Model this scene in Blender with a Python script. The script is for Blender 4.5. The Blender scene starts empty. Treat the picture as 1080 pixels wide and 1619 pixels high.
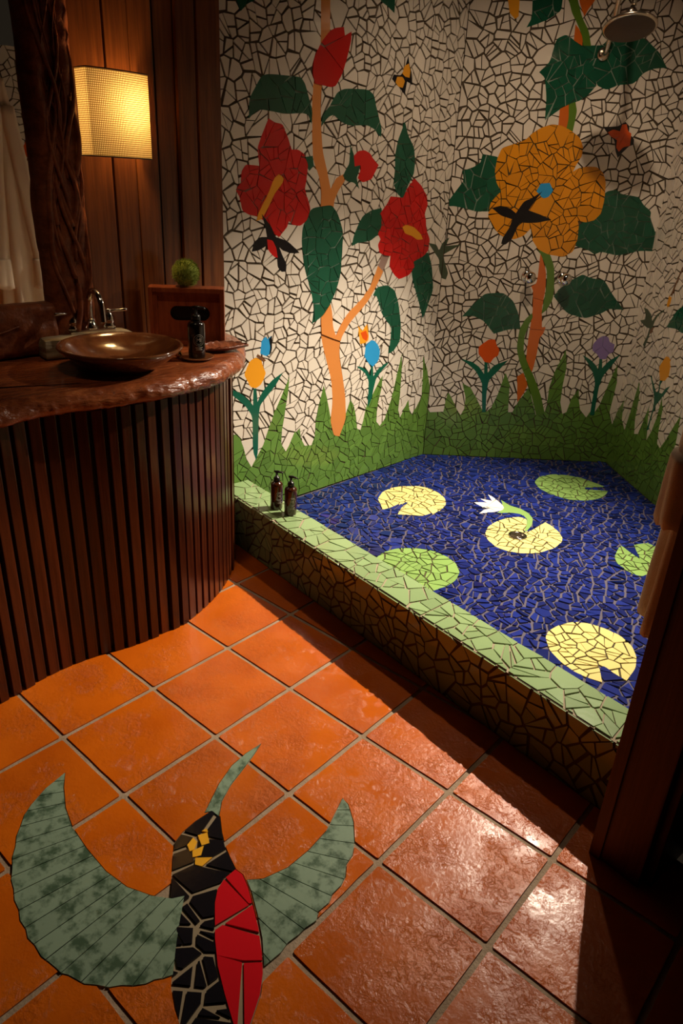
import bpy, bmesh, math, random
from mathutils import Vector, Matrix, geometry, noise

random.seed(7)
PI = math.pi
SC = bpy.context.scene
COL = SC.collection

# ------------------------------------------------------------------ camera
IMG_W, IMG_H = 1080, 1619
FOC = 1133.80313
YAW, PITCH, ROLL = 0.8631715, -0.4376674, 0.0543381
CAM = Vector((1.409764, -1.548680, 1.568315))
_f = Vector((-math.sin(YAW) * math.cos(PITCH), math.cos(YAW) * math.cos(PITCH), math.sin(PITCH)))
_r = Vector((math.cos(YAW), math.sin(YAW), 0))
_u = _r.cross(_f)
CR = math.cos(ROLL) * _r + math.sin(ROLL) * _u
CU = -math.sin(ROLL) * _r + math.cos(ROLL) * _u
CF = _f
cam_d = bpy.data.cameras.new('camera')
cam_d.sensor_fit = 'VERTICAL'
cam_d.sensor_height = 36.0
cam_d.lens = 36.0 * FOC / IMG_H
cam_d.clip_start = 0.02
cam = bpy.data.objects.new('camera', cam_d)
cam.matrix_world = Matrix(((CR.x, CU.x, -CF.x, CAM.x), (CR.y, CU.y, -CF.y, CAM.y), (CR.z, CU.z, -CF.z, CAM.z), (0, 0, 0, 1)))
COL.objects.link(cam)
SC.camera = cam

# ------------------------------------------------------------------ world, lamps, exposure
world = bpy.data.worlds.new('world')
SC.world = world
world.use_nodes = True
world.node_tree.nodes['Background'].inputs[0].default_value = (1.0, 0.75, 0.5, 1)
world.node_tree.nodes['Background'].inputs[1].default_value = 0.012
SC.view_settings.view_transform = 'Standard'
SC.view_settings.look = 'None'
SC.view_settings.gamma = 1.0
SC.view_settings.use_curve_mapping = False
SC.view_settings.exposure = 0.17

def spot(name, loc, target, energy, angle, blend, radius, color):
    l = bpy.data.lights.new(name, 'SPOT')
    l.energy = energy; l.spot_size = math.radians(angle); l.spot_blend = blend
    l.shadow_soft_size = radius; l.color = color
    o = bpy.data.objects.new(name, l)
    o.location = loc
    o.rotation_euler = (Vector(target) - Vector(loc)).to_track_quat('-Z', 'Y').to_euler()
    COL.objects.link(o)
    return o

L1_POS, L1_AIM = Vector((-0.22, 1.72, 2.382)), Vector((-0.48, 0.42, 0.0))
L2_POS, L2_AIM = Vector((-0.31, 0.995, 2.98)), Vector((-0.75, 1.50, 0.0))
L3_POS, L3_AIM = Vector((-0.05, -1.05, 2.98)), Vector((-1.02, -0.48, 0.95))
spot('shower_spot_light', L1_POS, L1_AIM, 590, 76, 1.0, 0.012, (1.0, 0.87, 0.69))
spot('shower_ceiling_light', L2_POS, L2_AIM, 58, 112, 0.9, 0.03, (1.0, 0.78, 0.55))
spot('room_ceiling_light', L3_POS, L3_AIM, 16, 32, 0.9, 0.04, (1.0, 0.70, 0.42))

# ------------------------------------------------------------------ pixel -> place (calibrated on the floor tile grid)
def ray(q):
    return CF * FOC + CR * (q[0] - IMG_W / 2) - CU * (q[1] - IMG_H / 2)

def on_plane(q, O, n):
    v = ray(q)
    t = n.dot(O - CAM) / n.dot(v)
    return CAM + v * t

def on_z(q, z):
    return on_plane(q, Vector((0, 0, z)), Vector((0, 0, 1)))

def to_px(P):
    v = P - CAM
    z = v.dot(CF)
    if z <= 0.01:
        return None
    return (IMG_W / 2 + FOC * v.dot(CR) / z, IMG_H / 2 - FOC * v.dot(CU) / z)

class Surf:
    """a flat face of the room with its own 2D frame"""
    def __init__(s, O, ex, ey):
        s.O = Vector(O); s.ex = Vector(ex).normalized(); s.ey = Vector(ey).normalized()
        s.n = s.ex.cross(s.ey)
        s.M = Matrix(((s.ex.x, s.ey.x, s.n.x, s.O.x), (s.ex.y, s.ey.y, s.n.y, s.O.y), (s.ex.z, s.ey.z, s.n.z, s.O.z), (0, 0, 0, 1)))
    def px(s, q):
        P = on_plane(q, s.O, s.n) - s.O
        return (P.dot(s.ex), P.dot(s.ey))
    def P(s, u, v, w=0.0):
        return s.O + s.ex * u + s.ey * v + s.n * w

Z = Vector((0, 0, 1))
ZS = 0.065                    # shower floor
HC = 0.237                    # curb height
WC = 0.150                    # curb width
CORNER_A = Vector((-1.2685, 0, 0))
CORNER_1 = Vector((-1.4018, 1.4771, 0))
CORNER_2 = Vector((-0.6942, 2.3521, 0))
W3_DIR = Vector((0.82644, -0.56303, 0))
CORNER_3 = CORNER_2 + W3_DIR * 1.20
CORNER_4 = Vector((0.935, 0.050, 0))
S_LEFT = Surf(CORNER_A, CORNER_1 - CORNER_A, Z)
S_BACK = Surf(CORNER_1, CORNER_2 - CORNER_1, Z)
S_RIGHT = Surf(CORNER_2, W3_DIR, Z)
S_END = Surf(CORNER_3, CORNER_4 - CORNER_3, Z)
LEN_LEFT = (CORNER_1 - CORNER_A).length
LEN_BACK = (CORNER_2 - CORNER_1).length
LEN_RIGHT = 1.20
LEN_END = (CORNER_4 - CORNER_3).length
S_POOL = Surf((0, 0, ZS), (1, 0, 0), (0, 1, 0))
S_CTOP = Surf((0, 0, HC), (1, 0, 0), (0, 1, 0))
S_CFRONT = Surf((0, 0, 0), (1, 0, 0), (0, 0, 1))
S_FLOOR = Surf((0, 0, 0), (1, 0, 0), (0, 1, 0))
H_WALL = 3.04
H_END = 2.12

# ------------------------------------------------------------------ materials
MATS = {}
def mat(name, color, rough=0.5, metal=0.0, var=0.0, bump=0.0, bump_scale=40.0, color2=None, mix_scale=6.0, mix_low=0.35, mix_high=0.65,
        coat=0.0, stretch=None, spec=0.5, trans=0.0, ior=1.45, emit=None, emit_s=0.0, bump_dist=0.004, detail=4.0, place=False):
    if name in MATS:
        return MATS[name]
    m = bpy.data.materials.new(name)
    m.use_nodes = True
    nt = m.node_tree; N = nt.nodes; L = nt.links
    b = N['Principled BSDF']
    b.inputs['Roughness'].default_value = rough
    b.inputs['Metallic'].default_value = metal
    b.inputs['Specular IOR Level'].default_value = spec
    b.inputs['IOR'].default_value = ior
    b.inputs['Coat Weight'].default_value = coat
    b.inputs['Coat Roughness'].default_value = 0.12
    b.inputs['Transmission Weight'].default_value = trans
    if emit:
        b.inputs['Emission Color'].default_value = (*emit, 1)
        b.inputs['Emission Strength'].default_value = emit_s
    tc = N.new('ShaderNodeTexCoord')
    vec = N.new('ShaderNodeNewGeometry').outputs['Position'] if place else tc.outputs['Object']
    if stretch:
        mp = N.new('ShaderNodeMapping'); mp.inputs['Scale'].default_value = stretch
        L.new(vec, mp.inputs['Vector']); vec = mp.outputs['Vector']
    col = None
    if color2 is not None:
        nz = N.new('ShaderNodeTexNoise'); nz.inputs['Scale'].default_value = mix_scale; nz.inputs['Detail'].default_value = detail
        nz.inputs['Roughness'].default_value = 0.65
        L.new(vec, nz.inputs['Vector'])
        cr = N.new('ShaderNodeValToRGB')
        cr.color_ramp.elements[0].position = mix_low; cr.color_ramp.elements[1].position = mix_high
        cr.color_ramp.elements[0].color = (*color, 1); cr.color_ramp.elements[1].color = (*color2, 1)
        L.new(nz.outputs['Fac'], cr.inputs['Fac'])
        col = cr.outputs['Color']
    if var > 0:
        oi = N.new('ShaderNodeObjectInfo'); ge = N.new('ShaderNodeNewGeometry')
        ad = N.new('ShaderNodeMath'); ad.operation = 'ADD'
        L.new(oi.outputs['Random'], ad.inputs[0]); L.new(ge.outputs['Random Per Island'], ad.inputs[1])
        fr = N.new('ShaderNodeMath'); fr.operation = 'FRACT'; L.new(ad.outputs[0], fr.inputs[0])
        mr = N.new('ShaderNodeMapRange'); mr.inputs['To Min'].default_value = 1 - var; mr.inputs['To Max'].default_value = 1 + var
        L.new(fr.outputs[0], mr.inputs['Value'])
        hs = N.new('ShaderNodeHueSaturation'); L.new(mr.outputs[0], hs.inputs['Value'])
        if col is not None:
            L.new(col, hs.inputs['Color'])
        else:
            hs.inputs['Color'].default_value = (*color, 1)
        col = hs.outputs['Color']
    if col is not None:
        L.new(col, b.inputs['Base Color'])
    else:
        b.inputs['Base Color'].default_value = (*color, 1)
    if bump > 0:
        n2 = N.new('ShaderNodeTexNoise'); n2.inputs['Scale'].default_value = bump_scale; n2.inputs['Detail'].default_value = 5.0
        L.new(vec, n2.inputs['Vector'])
        bp = N.new('ShaderNodeBump'); bp.inputs['Strength'].default_value = bump; bp.inputs['Distance'].default_value = bump_dist
        L.new(n2.outputs['Fac'], bp.inputs['Height'])
        L.new(bp.outputs['Normal'], b.inputs['Normal'])
    MATS[name] = m
    return m

def tile(name, color, var=0.12, rough=0.14):
    return mat(name, color, rough=rough, var=var, bump=0.12, bump_scale=55.0, bump_dist=0.002)

T_WHITE = tile('white_ceramic', (0.74, 0.66, 0.56), 0.06)
T_LEAF = tile('dark_green_ceramic', (0.012, 0.085, 0.045), 0.16)
T_STEM = tile('teal_green_ceramic', (0.010, 0.110, 0.065), 0.08)
T_GRASS = tile('grass_green_ceramic', (0.115, 0.230, 0.040), 0.16)
T_VINE = tile('vine_green_ceramic', (0.100, 0.200, 0.022), 0.06)
T_RED = tile('red_ceramic', (0.56, 0.012, 0.010), 0.10)
T_YELLOW = tile('amber_ceramic', (0.72, 0.27, 0.012), 0.10)
T_STAMEN = tile('golden_ceramic', (0.80, 0.33, 0.02), 0.05)
T_TRUNK = tile('orange_ceramic', (0.66, 0.24, 0.06), 0.05)
T_RUST = tile('rust_orange_ceramic', (0.62, 0.13, 0.015), 0.05)
T_VERM = tile('vermilion_ceramic', (0.72, 0.09, 0.01), 0.06)
T_BLUE = tile('sky_blue_ceramic', (0.03, 0.30, 0.62), 0.04)
T_PURPLE = tile('lilac_ceramic', (0.26, 0.18, 0.42), 0.04)
T_BLACK = tile('black_ceramic', (0.008, 0.007, 0.009), 0.05)
T_GREYGREEN = tile('grey_green_ceramic', (0.055, 0.080, 0.045), 0.06)
T_BROWN = tile('brown_ceramic', (0.16, 0.07, 0.03), 0.06)
T_COBALT = tile('cobalt_glass', (0.011, 0.020, 0.145), 0.45, 0.10)
T_PADY = tile('pale_yellow_ceramic', (0.70, 0.58, 0.22), 0.06)
T_PADG = tile('lime_green_ceramic', (0.22, 0.36, 0.10), 0.10)
T_LILY = tile('cream_ceramic', (0.88, 0.78, 0.66), 0.03)
T_CURB = tile('pale_green_ceramic', (0.26, 0.37, 0.17), 0.12)
T_CURBF = tile('olive_green_ceramic', (0.25, 0.35, 0.16), 0.16)
T_GOLD = mat('gold_leaf_glass', (0.90, 0.44, 0.03), rough=0.22, metal=0.2, var=0.15)
G_DARK = mat('dark_brown_grout', (0.085, 0.060, 0.036), rough=0.9, bump=0.3, bump_scale=300)
G_LEAF = mat('grey_green_grout', (0.24, 0.31, 0.24), rough=0.9)
G_RED = mat('dusty_red_grout', (0.30, 0.19, 0.15), rough=0.9)
G_YEL = mat('olive_grout', (0.060, 0.045, 0.015), rough=0.9)
G_BLUE = mat('slate_grout', (0.085, 0.070, 0.100), rough=0.8, bump=0.3, bump_scale=200)
G_TAN = mat('tan_grout', (0.36, 0.28, 0.19), rough=0.9)
G_FLOOR = mat('floor_grout', (0.27, 0.185, 0.115), rough=0.9, bump=0.5, bump_scale=160, color2=(0.38, 0.28, 0.19), mix_scale=14)
M_WOOD = mat('mahogany', (0.034, 0.0065, 0.003), rough=0.28, color2=(0.085, 0.018, 0.006), mix_scale=3.0, stretch=(22, 22, 1.2), var=0.30, bump=0.18, bump_scale=6, coat=0.2)
M_WOOD_D = mat('dark_mahogany', (0.020, 0.006, 0.004), rough=0.5)
M_PLANK = mat('varnished_plank', (0.095, 0.024, 0.006), rough=0.32, color2=(0.19, 0.055, 0.012), mix_scale=3.0, stretch=(20, 1.0, 20), var=0.22, bump=0.15, bump_scale=6, coat=0.25)
M_CARVE = mat('carved_wood', (0.130, 0.032, 0.014), rough=0.36, color2=(0.28, 0.080, 0.030), mix_scale=9, stretch=(3, 3, 1), bump=0.55, bump_scale=30)
M_SLAB = mat('burl_slab', (0.17, 0.036, 0.012), rough=0.24, color2=(0.34, 0.090, 0.026), mix_scale=7, stretch=(3, 1, 3), bump=0.9, bump_scale=20, bump_dist=0.012, coat=0.4)
M_BOX = mat('red_cedar', (0.22, 0.045, 0.014), rough=0.36, color2=(0.36, 0.090, 0.028), mix_scale=4, stretch=(14, 2, 2), bump=0.15, bump_scale=10)
M_POST = mat('post_wood', (0.075, 0.014, 0.007), rough=0.45, color2=(0.12, 0.026, 0.011), mix_scale=4, stretch=(16, 16, 1), bump=0.2, bump_scale=8)
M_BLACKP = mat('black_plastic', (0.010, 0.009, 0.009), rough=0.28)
M_AMBER = mat('amber_glass', (0.050, 0.012, 0.004), rough=0.08, coat=0.6, trans=0.25)
M_CHROME = mat('chrome', (0.70, 0.66, 0.60), rough=0.10, metal=1.0)
M_NICKEL = mat('brushed_nickel', (0.52, 0.44, 0.34), rough=0.22, metal=1.0)
M_NOZZLE = mat('nozzle_plate_metal', (0.07, 0.045, 0.03), rough=0.5, metal=0.3, bump=0.6, bump_scale=220)
M_BOWL = mat('brown_glazed_clay', (0.120, 0.036, 0.014), rough=0.10, color2=(0.20, 0.070, 0.022), mix_scale=18, bump=0.1, bump_scale=30, coat=0.5)
M_STONE = mat('travertine', (0.22, 0.16, 0.09), rough=0.7, color2=(0.38, 0.30, 0.19), mix_scale=12, stretch=(1, 1, 4), bump=0.6, bump_scale=26)
M_MOSS = mat('moss_green', (0.16, 0.21, 0.022), rough=0.9, color2=(0.30, 0.35, 0.05), mix_scale=30)
M_ROBE = mat('oatmeal_terry', (0.80, 0.64, 0.48), rough=0.95, bump=0.6, bump_scale=420, bump_dist=0.003)
M_MIRROR = mat('mirror_silver', (0.92, 0.92, 0.90), rough=0.01, metal=1.0)
M_PLASTER = mat('brown_plaster', (0.10, 0.06, 0.035), rough=0.9, bump=0.3, bump_scale=30)
M_CEIL = mat('dark_ceiling_boards', (0.030, 0.018, 0.012), rough=0.8)
M_PRINT = mat('cream_print', (0.42, 0.38, 0.32), rough=0.5)
M_BRASS = mat('polished_brass', (0.80, 0.52, 0.18), rough=0.2, metal=1.0)
M_MARBLE = mat('green_marble', (0.060, 0.100, 0.058), rough=0.30, color2=(0.215, 0.290, 0.200), mix_scale=20, mix_low=0.40, mix_high=0.53, var=0.05, bump=0.1, bump_scale=60, detail=10, place=True)
M_LAMP = mat('lamp_glass', (1, 0.9, 0.7), emit=(1.0, 0.78, 0.5), emit_s=6.0)

def terracotta():
    m = bpy.data.materials.new('terracotta'); m.use_nodes = True
    nt = m.node_tree; N = nt.nodes; L = nt.links; b = N['Principled BSDF']
    ge = N.new('ShaderNodeNewGeometry'); oi = N.new('ShaderNodeObjectInfo')
    n1 = N.new('ShaderNodeTexNoise'); n1.inputs['Scale'].default_value = 5; n1.inputs['Detail'].default_value = 6
    L.new(ge.outputs['Position'], n1.inputs['Vector'])
    cr = N.new('ShaderNodeValToRGB')
    cr.color_ramp.elements[0].position = 0.3; cr.color_ramp.elements[1].position = 0.7
    cr.color_ramp.elements[0].color = (0.46, 0.082, 0.003, 1); cr.color_ramp.elements[1].color = (0.60, 0.124, 0.005, 1)
    L.new(n1.outputs['Fac'], cr.inputs['Fac'])
    mr = N.new('ShaderNodeMapRange'); mr.inputs['To Min'].default_value = 0.86; mr.inputs['To Max'].default_value = 1.1
    L.new(oi.outputs['Random'], mr.inputs['Value'])
    hs = N.new('ShaderNodeHueSaturation'); L.new(mr.outputs[0], hs.inputs['Value']); L.new(cr.outputs['Color'], hs.inputs['Color'])
    L.new(hs.outputs['Color'], b.inputs['Base Color'])
    n2 = N.new('ShaderNodeTexNoise'); n2.inputs['Scale'].default_value = 75; n2.inputs['Detail'].default_value = 6; n2.inputs['Roughness'].default_value = 0.62
    L.new(ge.outputs['Position'], n2.inputs['Vector'])
    n3 = N.new('ShaderNodeTexNoise'); n3.inputs['Scale'].default_value = 9; n3.inputs['Detail'].default_value = 3
    L.new(ge.outputs['Position'], n3.inputs['Vector'])
    n4 = N.new('ShaderNodeTexNoise'); n4.inputs['Scale'].default_value = 30; n4.inputs['Detail'].default_value = 9; n4.inputs['Roughness'].default_value = 0.75; n4.inputs['Distortion'].default_value = 1.2
    L.new(ge.outputs['Position'], n4.inputs['Vector'])
    rp = N.new('ShaderNodeMapRange'); rp.inputs['From Min'].default_value = 0.52; rp.inputs['From Max'].default_value = 0.56
    L.new(n4.outputs['Fac'], rp.inputs['Value'])
    a1 = N.new('ShaderNodeMath'); a1.operation = 'MULTIPLY_ADD'; a1.inputs[1].default_value = 1.2
    L.new(n3.outputs['Fac'], a1.inputs[0]); L.new(n2.outputs['Fac'], a1.inputs[2])
    a2 = N.new('ShaderNodeMath'); a2.operation = 'MULTIPLY_ADD'; a2.inputs[1].default_value = 0.16
    n5 = N.new('ShaderNodeTexNoise'); n5.inputs['Scale'].default_value = 7; n5.inputs['Detail'].default_value = 2
    L.new(ge.outputs['Position'], n5.inputs['Vector'])
    r5 = N.new('ShaderNodeMapRange'); r5.inputs['From Min'].default_value = 0.38; r5.inputs['From Max'].default_value = 0.62; r5.inputs['To Min'].default_value = 0.15; r5.inputs['To Max'].default_value = 0.75
    L.new(n5.outputs['Fac'], r5.inputs['Value'])
    L.new(rp.outputs[0], a2.inputs[0]); L.new(a1.outputs[0], a2.inputs[2])
    bp = N.new('ShaderNodeBump'); bp.inputs['Strength'].default_value = 0.45; bp.inputs['Distance'].default_value = 0.004
    L.new(r5.outputs[0], bp.inputs['Strength']); L.new(a2.outputs[0], bp.inputs['Height']); L.new(bp.outputs['Normal'], b.inputs['Normal'])
    b.inputs['Roughness'].default_value = 0.20
    b.inputs['Specular IOR Level'].default_value = 0.33
    return m
M_TERRA = terracotta()

def lamp_shade_mat():
    m = bpy.data.materials.new('woven_shade'); m.use_nodes = True
    nt = m.node_tree; N = nt.nodes; L = nt.links
    for n in list(N): N.remove(n)
    out = N.new('ShaderNodeOutputMaterial')
    uv = N.new('ShaderNodeUVMap')
    sp = N.new('ShaderNodeSeparateXYZ'); L.new(uv.outputs[0], sp.inputs[0])
    def lines(sock, k):
        a = N.new('ShaderNodeMath'); a.operation = 'MULTIPLY'; a.inputs[1].default_value = k * 2 * PI; L.new(sock, a.inputs[0])
        s = N.new('ShaderNodeMath'); s.operation = 'SINE'; L.new(a.outputs[0], s.inputs[0])
        g = N.new('ShaderNodeMapRange'); g.inputs['From Min'].default_value = -0.9; g.inputs['From Max'].default_value = 0.1; L.new(s.outputs[0], g.inputs['Value'])
        return g.outputs[0]
    mu = N.new('ShaderNodeMath'); mu.operation = 'MULTIPLY'
    L.new(lines(sp.outputs['X'], 1 / 0.0058), mu.inputs[0]); L.new(lines(sp.outputs['Y'], 1 / 0.0062), mu.inputs[1])
    cr = N.new('ShaderNodeValToRGB')
    cr.color_ramp.elements[0].color = (0.16, 0.075, 0.012, 1); cr.color_ramp.elements[1].color = (0.78, 0.66, 0.36, 1)
    L.new(mu.outputs[0], cr.inputs['Fac'])
    df = N.new('ShaderNodeBsdfDiffuse'); tr = N.new('ShaderNodeBsdfTranslucent'); mx = N.new('ShaderNodeMixShader')
    L.new(cr.outputs[0], df.inputs['Color']); L.new(cr.outputs[0], tr.inputs['Color'])
    mx.inputs[0].default_value = 0.6
    L.new(df.outputs[0], mx.inputs[1]); L.new(tr.outputs[0], mx.inputs[2]); L.new(mx.outputs[0], out.inputs['Surface'])
    return m
M_SHADE = lamp_shade_mat()

# ------------------------------------------------------------------ object helpers
def tag(o, label=None, cat=None, group=None, kind=None):
    if label: o['label'] = label
    if cat: o['category'] = cat
    if group: o['group'] = group
    if kind: o['kind'] = kind
    return o

def empty(name, loc=(0, 0, 0), rotz=0.0):
    o = bpy.data.objects.new(name, None)
    o.location = loc; o.rotation_euler = (0, 0, rotz); o.empty_display_size = 0.05
    COL.objects.link(o)
    return o

def mk(name, verts, faces, m, parent=None, smooth=False, matrix=None):
    me = bpy.data.meshes.new(name)
    me.from_pydata([tuple(v) for v in verts], [], faces)
    me.materials.append(m)
    if smooth:
        me.shade_smooth()
    o = bpy.data.objects.new(name, me)
    COL.objects.link(o)
    if parent is not None: o.parent = parent
    if matrix is not None: o.matrix_basis = matrix
    return o

def mk_bm(name, bm, m, parent=None, smooth=False, matrix=None):
    bmesh.ops.recalc_face_normals(bm, faces=bm.faces[:])
    me = bpy.data.meshes.new(name); bm.to_mesh(me); bm.free()
    me.materials.append(m)
    if smooth: me.shade_smooth()
    o = bpy.data.objects.new(name, me); COL.objects.link(o)
    if parent is not None: o.parent = parent
    if matrix is not None: o.matrix_basis = matrix
    return o

def add_box(bm, lo, hi, bevel=0.0, mtx=None):
    r = bmesh.ops.create_cube(bm, size=1.0)
    vs = r['verts']
    for v in vs:
        v.co = Vector(((lo[i] + hi[i]) / 2 + v.co[i] * (hi[i] - lo[i]) for i in range(3)))
    if bevel > 0:
        es = list({e for v in vs for e in v.link_edges})
        g = bmesh.ops.bevel(bm, geom=es, offset=bevel, segments=2, affect='EDGES', profile=0.7)
        vs = list({v for f in g['faces'] for v in f.verts} | {v for v in vs if v.is_valid})
    if mtx is not None:
        for v in vs: v.co = mtx @ v.co
    return vs

def box(name, lo, hi, m, parent=None, bevel=0.0, matrix=None):
    bm = bmesh.new(); add_box(bm, lo, hi, bevel)
    return mk_bm(name, bm, m, parent, False, matrix)

def lathe(name, prof, m, parent=None, n=40, matrix=None, smooth=True, cap=True):
    vs, fs = [], []
    for (r, z) in prof:
        for k in range(n):
            a = 2 * PI * k / n
            vs.append((r * math.cos(a), r * math.sin(a), z))
    for i in range(len(prof) - 1):
        for k in range(n):
            k2 = (k + 1) % n
            fs.append((i * n + k, i * n + k2, (i + 1) * n + k2, (i + 1) * n + k))
    if cap:
        fs.append(tuple(range(n - 1, -1, -1)))
        fs.append(tuple((len(prof) - 1) * n + k for k in range(n)))
    return mk(name, vs, fs, m, parent, smooth, matrix)

def tube_data(path, radii, n=10):
    pts = [Vector(p) for p in path]
    if not hasattr(radii, '__len__'): radii = [radii] * len(pts)
    vs, fs = [], []
    up = None
    for i, p in enumerate(pts):
        t = (pts[min(i + 1, len(pts) - 1)] - pts[max(i - 1, 0)]).normalized()
        if up is None:
            up = Vector((0, 0, 1)) if abs(t.z) < 0.9 else Vector((1, 0, 0))
        side = t.cross(up).normalized(); up = side.cross(t).normalized()
        for k in range(n):
            a = 2 * PI * k / n
            vs.append(p + (side * math.cos(a) + up * math.sin(a)) * radii[i])
    for i in range(len(pts) - 1):
        for k in range(n):
            k2 = (k + 1) % n
            fs.append((i * n + k, i * n + k2, (i + 1) * n + k2, (i + 1) * n + k))
    fs.append(tuple(range(n - 1, -1, -1)))
    fs.append(tuple((len(pts) - 1) * n + k for k in range(n)))
    return vs, fs

def tube(name, path, radii, m, parent=None, n=10, matrix=None):
    vs, fs = tube_data(path, radii, n)
    return mk(name, vs, fs, m, parent, True, matrix)

def catmull(pts, per=8, closed=False):
    P = [Vector(p) for p in pts]; out = []
    n = len(P)
    for i in range(n if closed else n - 1):
        if closed:
            a, b, c, d = P[(i - 1) % n], P[i], P[(i + 1) % n], P[(i + 2) % n]
        else:
            a, b, c, d = P[max(i - 1, 0)], P[i], P[i + 1], P[min(i + 2, n - 1)]
        for k in range(per):
            t = k / per
            out.append(0.5 * ((2 * b) + (c - a) * t + (2 * a - 5 * b + 4 * c - d) * t * t + (3 * b - a - 3 * c + d) * t ** 3))
    if not closed: out.append(P[-1])
    return out

# ------------------------------------------------------------------ mosaic: broken tiles laid inside outlines
def area2(p):
    return 0.5 * sum(p[i][0] * p[(i + 1) % len(p)][1] - p[(i + 1) % len(p)][0] * p[i][1] for i in range(len(p)))

def ccw(p):
    return list(p) if area2(p) > 0 else list(p)[::-1]

def inside(pt, poly):
    x, y = pt; c = False; n = len(poly); j = n - 1
    for i in range(n):
        xi, yi = poly[i]; xj, yj = poly[j]
        if (yi > y) != (yj > y) and x < (xj - xi) * (y - yi) / (yj - yi) + xi:
            c = not c
        j = i
    return c

def bbox(p):
    xs = [q[0] for q in p]; ys = [q[1] for q in p]
    return min(xs), min(ys), max(xs), max(ys)

def bb_hit(a, b):
    return a[0] < b[2] and b[0] < a[2] and a[1] < b[3] and b[1] < a[3]

def smooth_poly(p, per=3):
    """round a traced outline where it bends gently, keep its sharp tips"""
    n = len(p); out = []
    for i in range(n):
        a, b, c = Vector(p[i - 1]), Vector(p[i]), Vector(p[(i + 1) % n])
        d1 = (b - a); d2 = (c - b)
        if d1.length < 1e-9 or d2.length < 1e-9:
            continue
        ang = d1.angle(d2)
        if ang > 1.0 or ang < 0.06:
            out.append((b.x, b.y))
        else:
            q0 = b - d1 * 0.25; q2 = b + d2 * 0.25
            for k in range(per + 1):
                t = k / per
                s = q0 * (1 - t) ** 2 + b * 2 * t * (1 - t) + q2 * t * t
                out.append((s.x, s.y))
    return out

def clip_half(poly, nx, ny, d):
    out = []
    n = len(poly)
    for i in range(n):
        a = poly[i]; b = poly[(i + 1) % n]
        da = a[0] * nx + a[1] * ny - d; db = b[0] * nx + b[1] * ny - d
        if da <= 0: out.append(a)
        if (da < 0 < db) or (db < 0 < da):
            t = da / (da - db)
            out.append((a[0] + (b[0] - a[0]) * t, a[1] + (b[1] - a[1]) * t))
    return out

def seeds_in(poly, minus, within, sp, rnd, jit=0.46):
    x0, y0, x1, y1 = bbox(poly)
    pts = []
    row = 0; y = y0 - sp * rnd.random()
    while y < y1 + sp:
        x = x0 - sp * rnd.random() + (0.5 * sp if row % 2 else 0)
        while x < x1 + sp:
            q = (x + rnd.uniform(-jit, jit) * sp, y + rnd.uniform(-jit, jit) * sp)
            if inside(q, poly) and all(inside(q, w) for w in within) and not any(inside(q, m_) for m_ in minus):
                pts.append(q)
            x += sp
        y += sp * 0.9; row += 1
    return pts

def cells_from(pts, sp, gap, rnd, crack=False):
    H = {}
    R = sp * 2.7
    for i, p in enumerate(pts):
        H.setdefault((int(p[0] // R), int(p[1] // R)), []).append(i)
    out = []
    for i, p in enumerate(pts):
        B = sp * 2.2
        poly = [(p[0] - B, p[1] - B), (p[0] + B, p[1] - B), (p[0] + B, p[1] + B), (p[0] - B, p[1] + B)]
        cx, cy = int(p[0] // R), int(p[1] // R)
        for gx in (cx - 1, cx, cx + 1):
            for gy in (cy - 1, cy, cy + 1):
                for j in H.get((gx, gy), ()):
                    if j == i: continue
                    q = pts[j]
                    dx, dy = q[0] - p[0], q[1] - p[1]
                    L = math.hypot(dx, dy)
                    if L < 1e-6: continue
                    a = math.atan2(dy, dx) + rnd.uniform(-0.07, 0.07)
                    nx, ny = math.cos(a), math.sin(a)
                    mx, my = (p[0] + q[0]) / 2, (p[1] + q[1]) / 2
                    poly = clip_half(poly, nx, ny, mx * nx + my * ny - gap * rnd.uniform(0.3, 0.72))
                    if len(poly) < 3: break
                if len(poly) < 3: break
            if len(poly) < 3: break
        if len(poly) >= 3 and area2(poly) > 1e-6:
            out.append(poly)
    if not crack:
        return out
    # break the larger pieces once or twice along a straight crack
    done = []
    work = [(p, 0) for p in out]
    lim = sp * sp * 0.40
    while work:
        p, dep = work.pop()
        A = area2(p)
        if dep >= 2 or A < lim or rnd.random() < 0.10:
            done.append(p); continue
        cx = sum(q[0] for q in p) / len(p); cy = sum(q[1] for q in p) / len(p)
        x0, y0, x1, y1 = bbox(p)
        a = (0.0 if (y1 - y0) < (x1 - x0) else PI / 2) + rnd.uniform(-0.75, 0.75)
        nx, ny = math.cos(a), math.sin(a)
        d = (cx + rnd.uniform(-.12, .12) * sp) * nx + (cy + rnd.uniform(-.12, .12) * sp) * ny
        g1, g2 = gap * rnd.uniform(0.15, 0.7), gap * rnd.uniform(0.15, 0.7)
        da = rnd.uniform(-0.05, 0.05)
        n2x, n2y = math.cos(a + da), math.sin(a + da)
        h1 = clip_half(p, nx, ny, d - g1); h2 = clip_half(p, -n2x, -n2y, -(cx * n2x + cy * n2y - (cx * nx + cy * ny) + d) - g2)
        for h in (h1, h2):
            if len(h) >= 3 and area2(h) > lim * 0.06: work.append((h, dep + 1))
    return done

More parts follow.
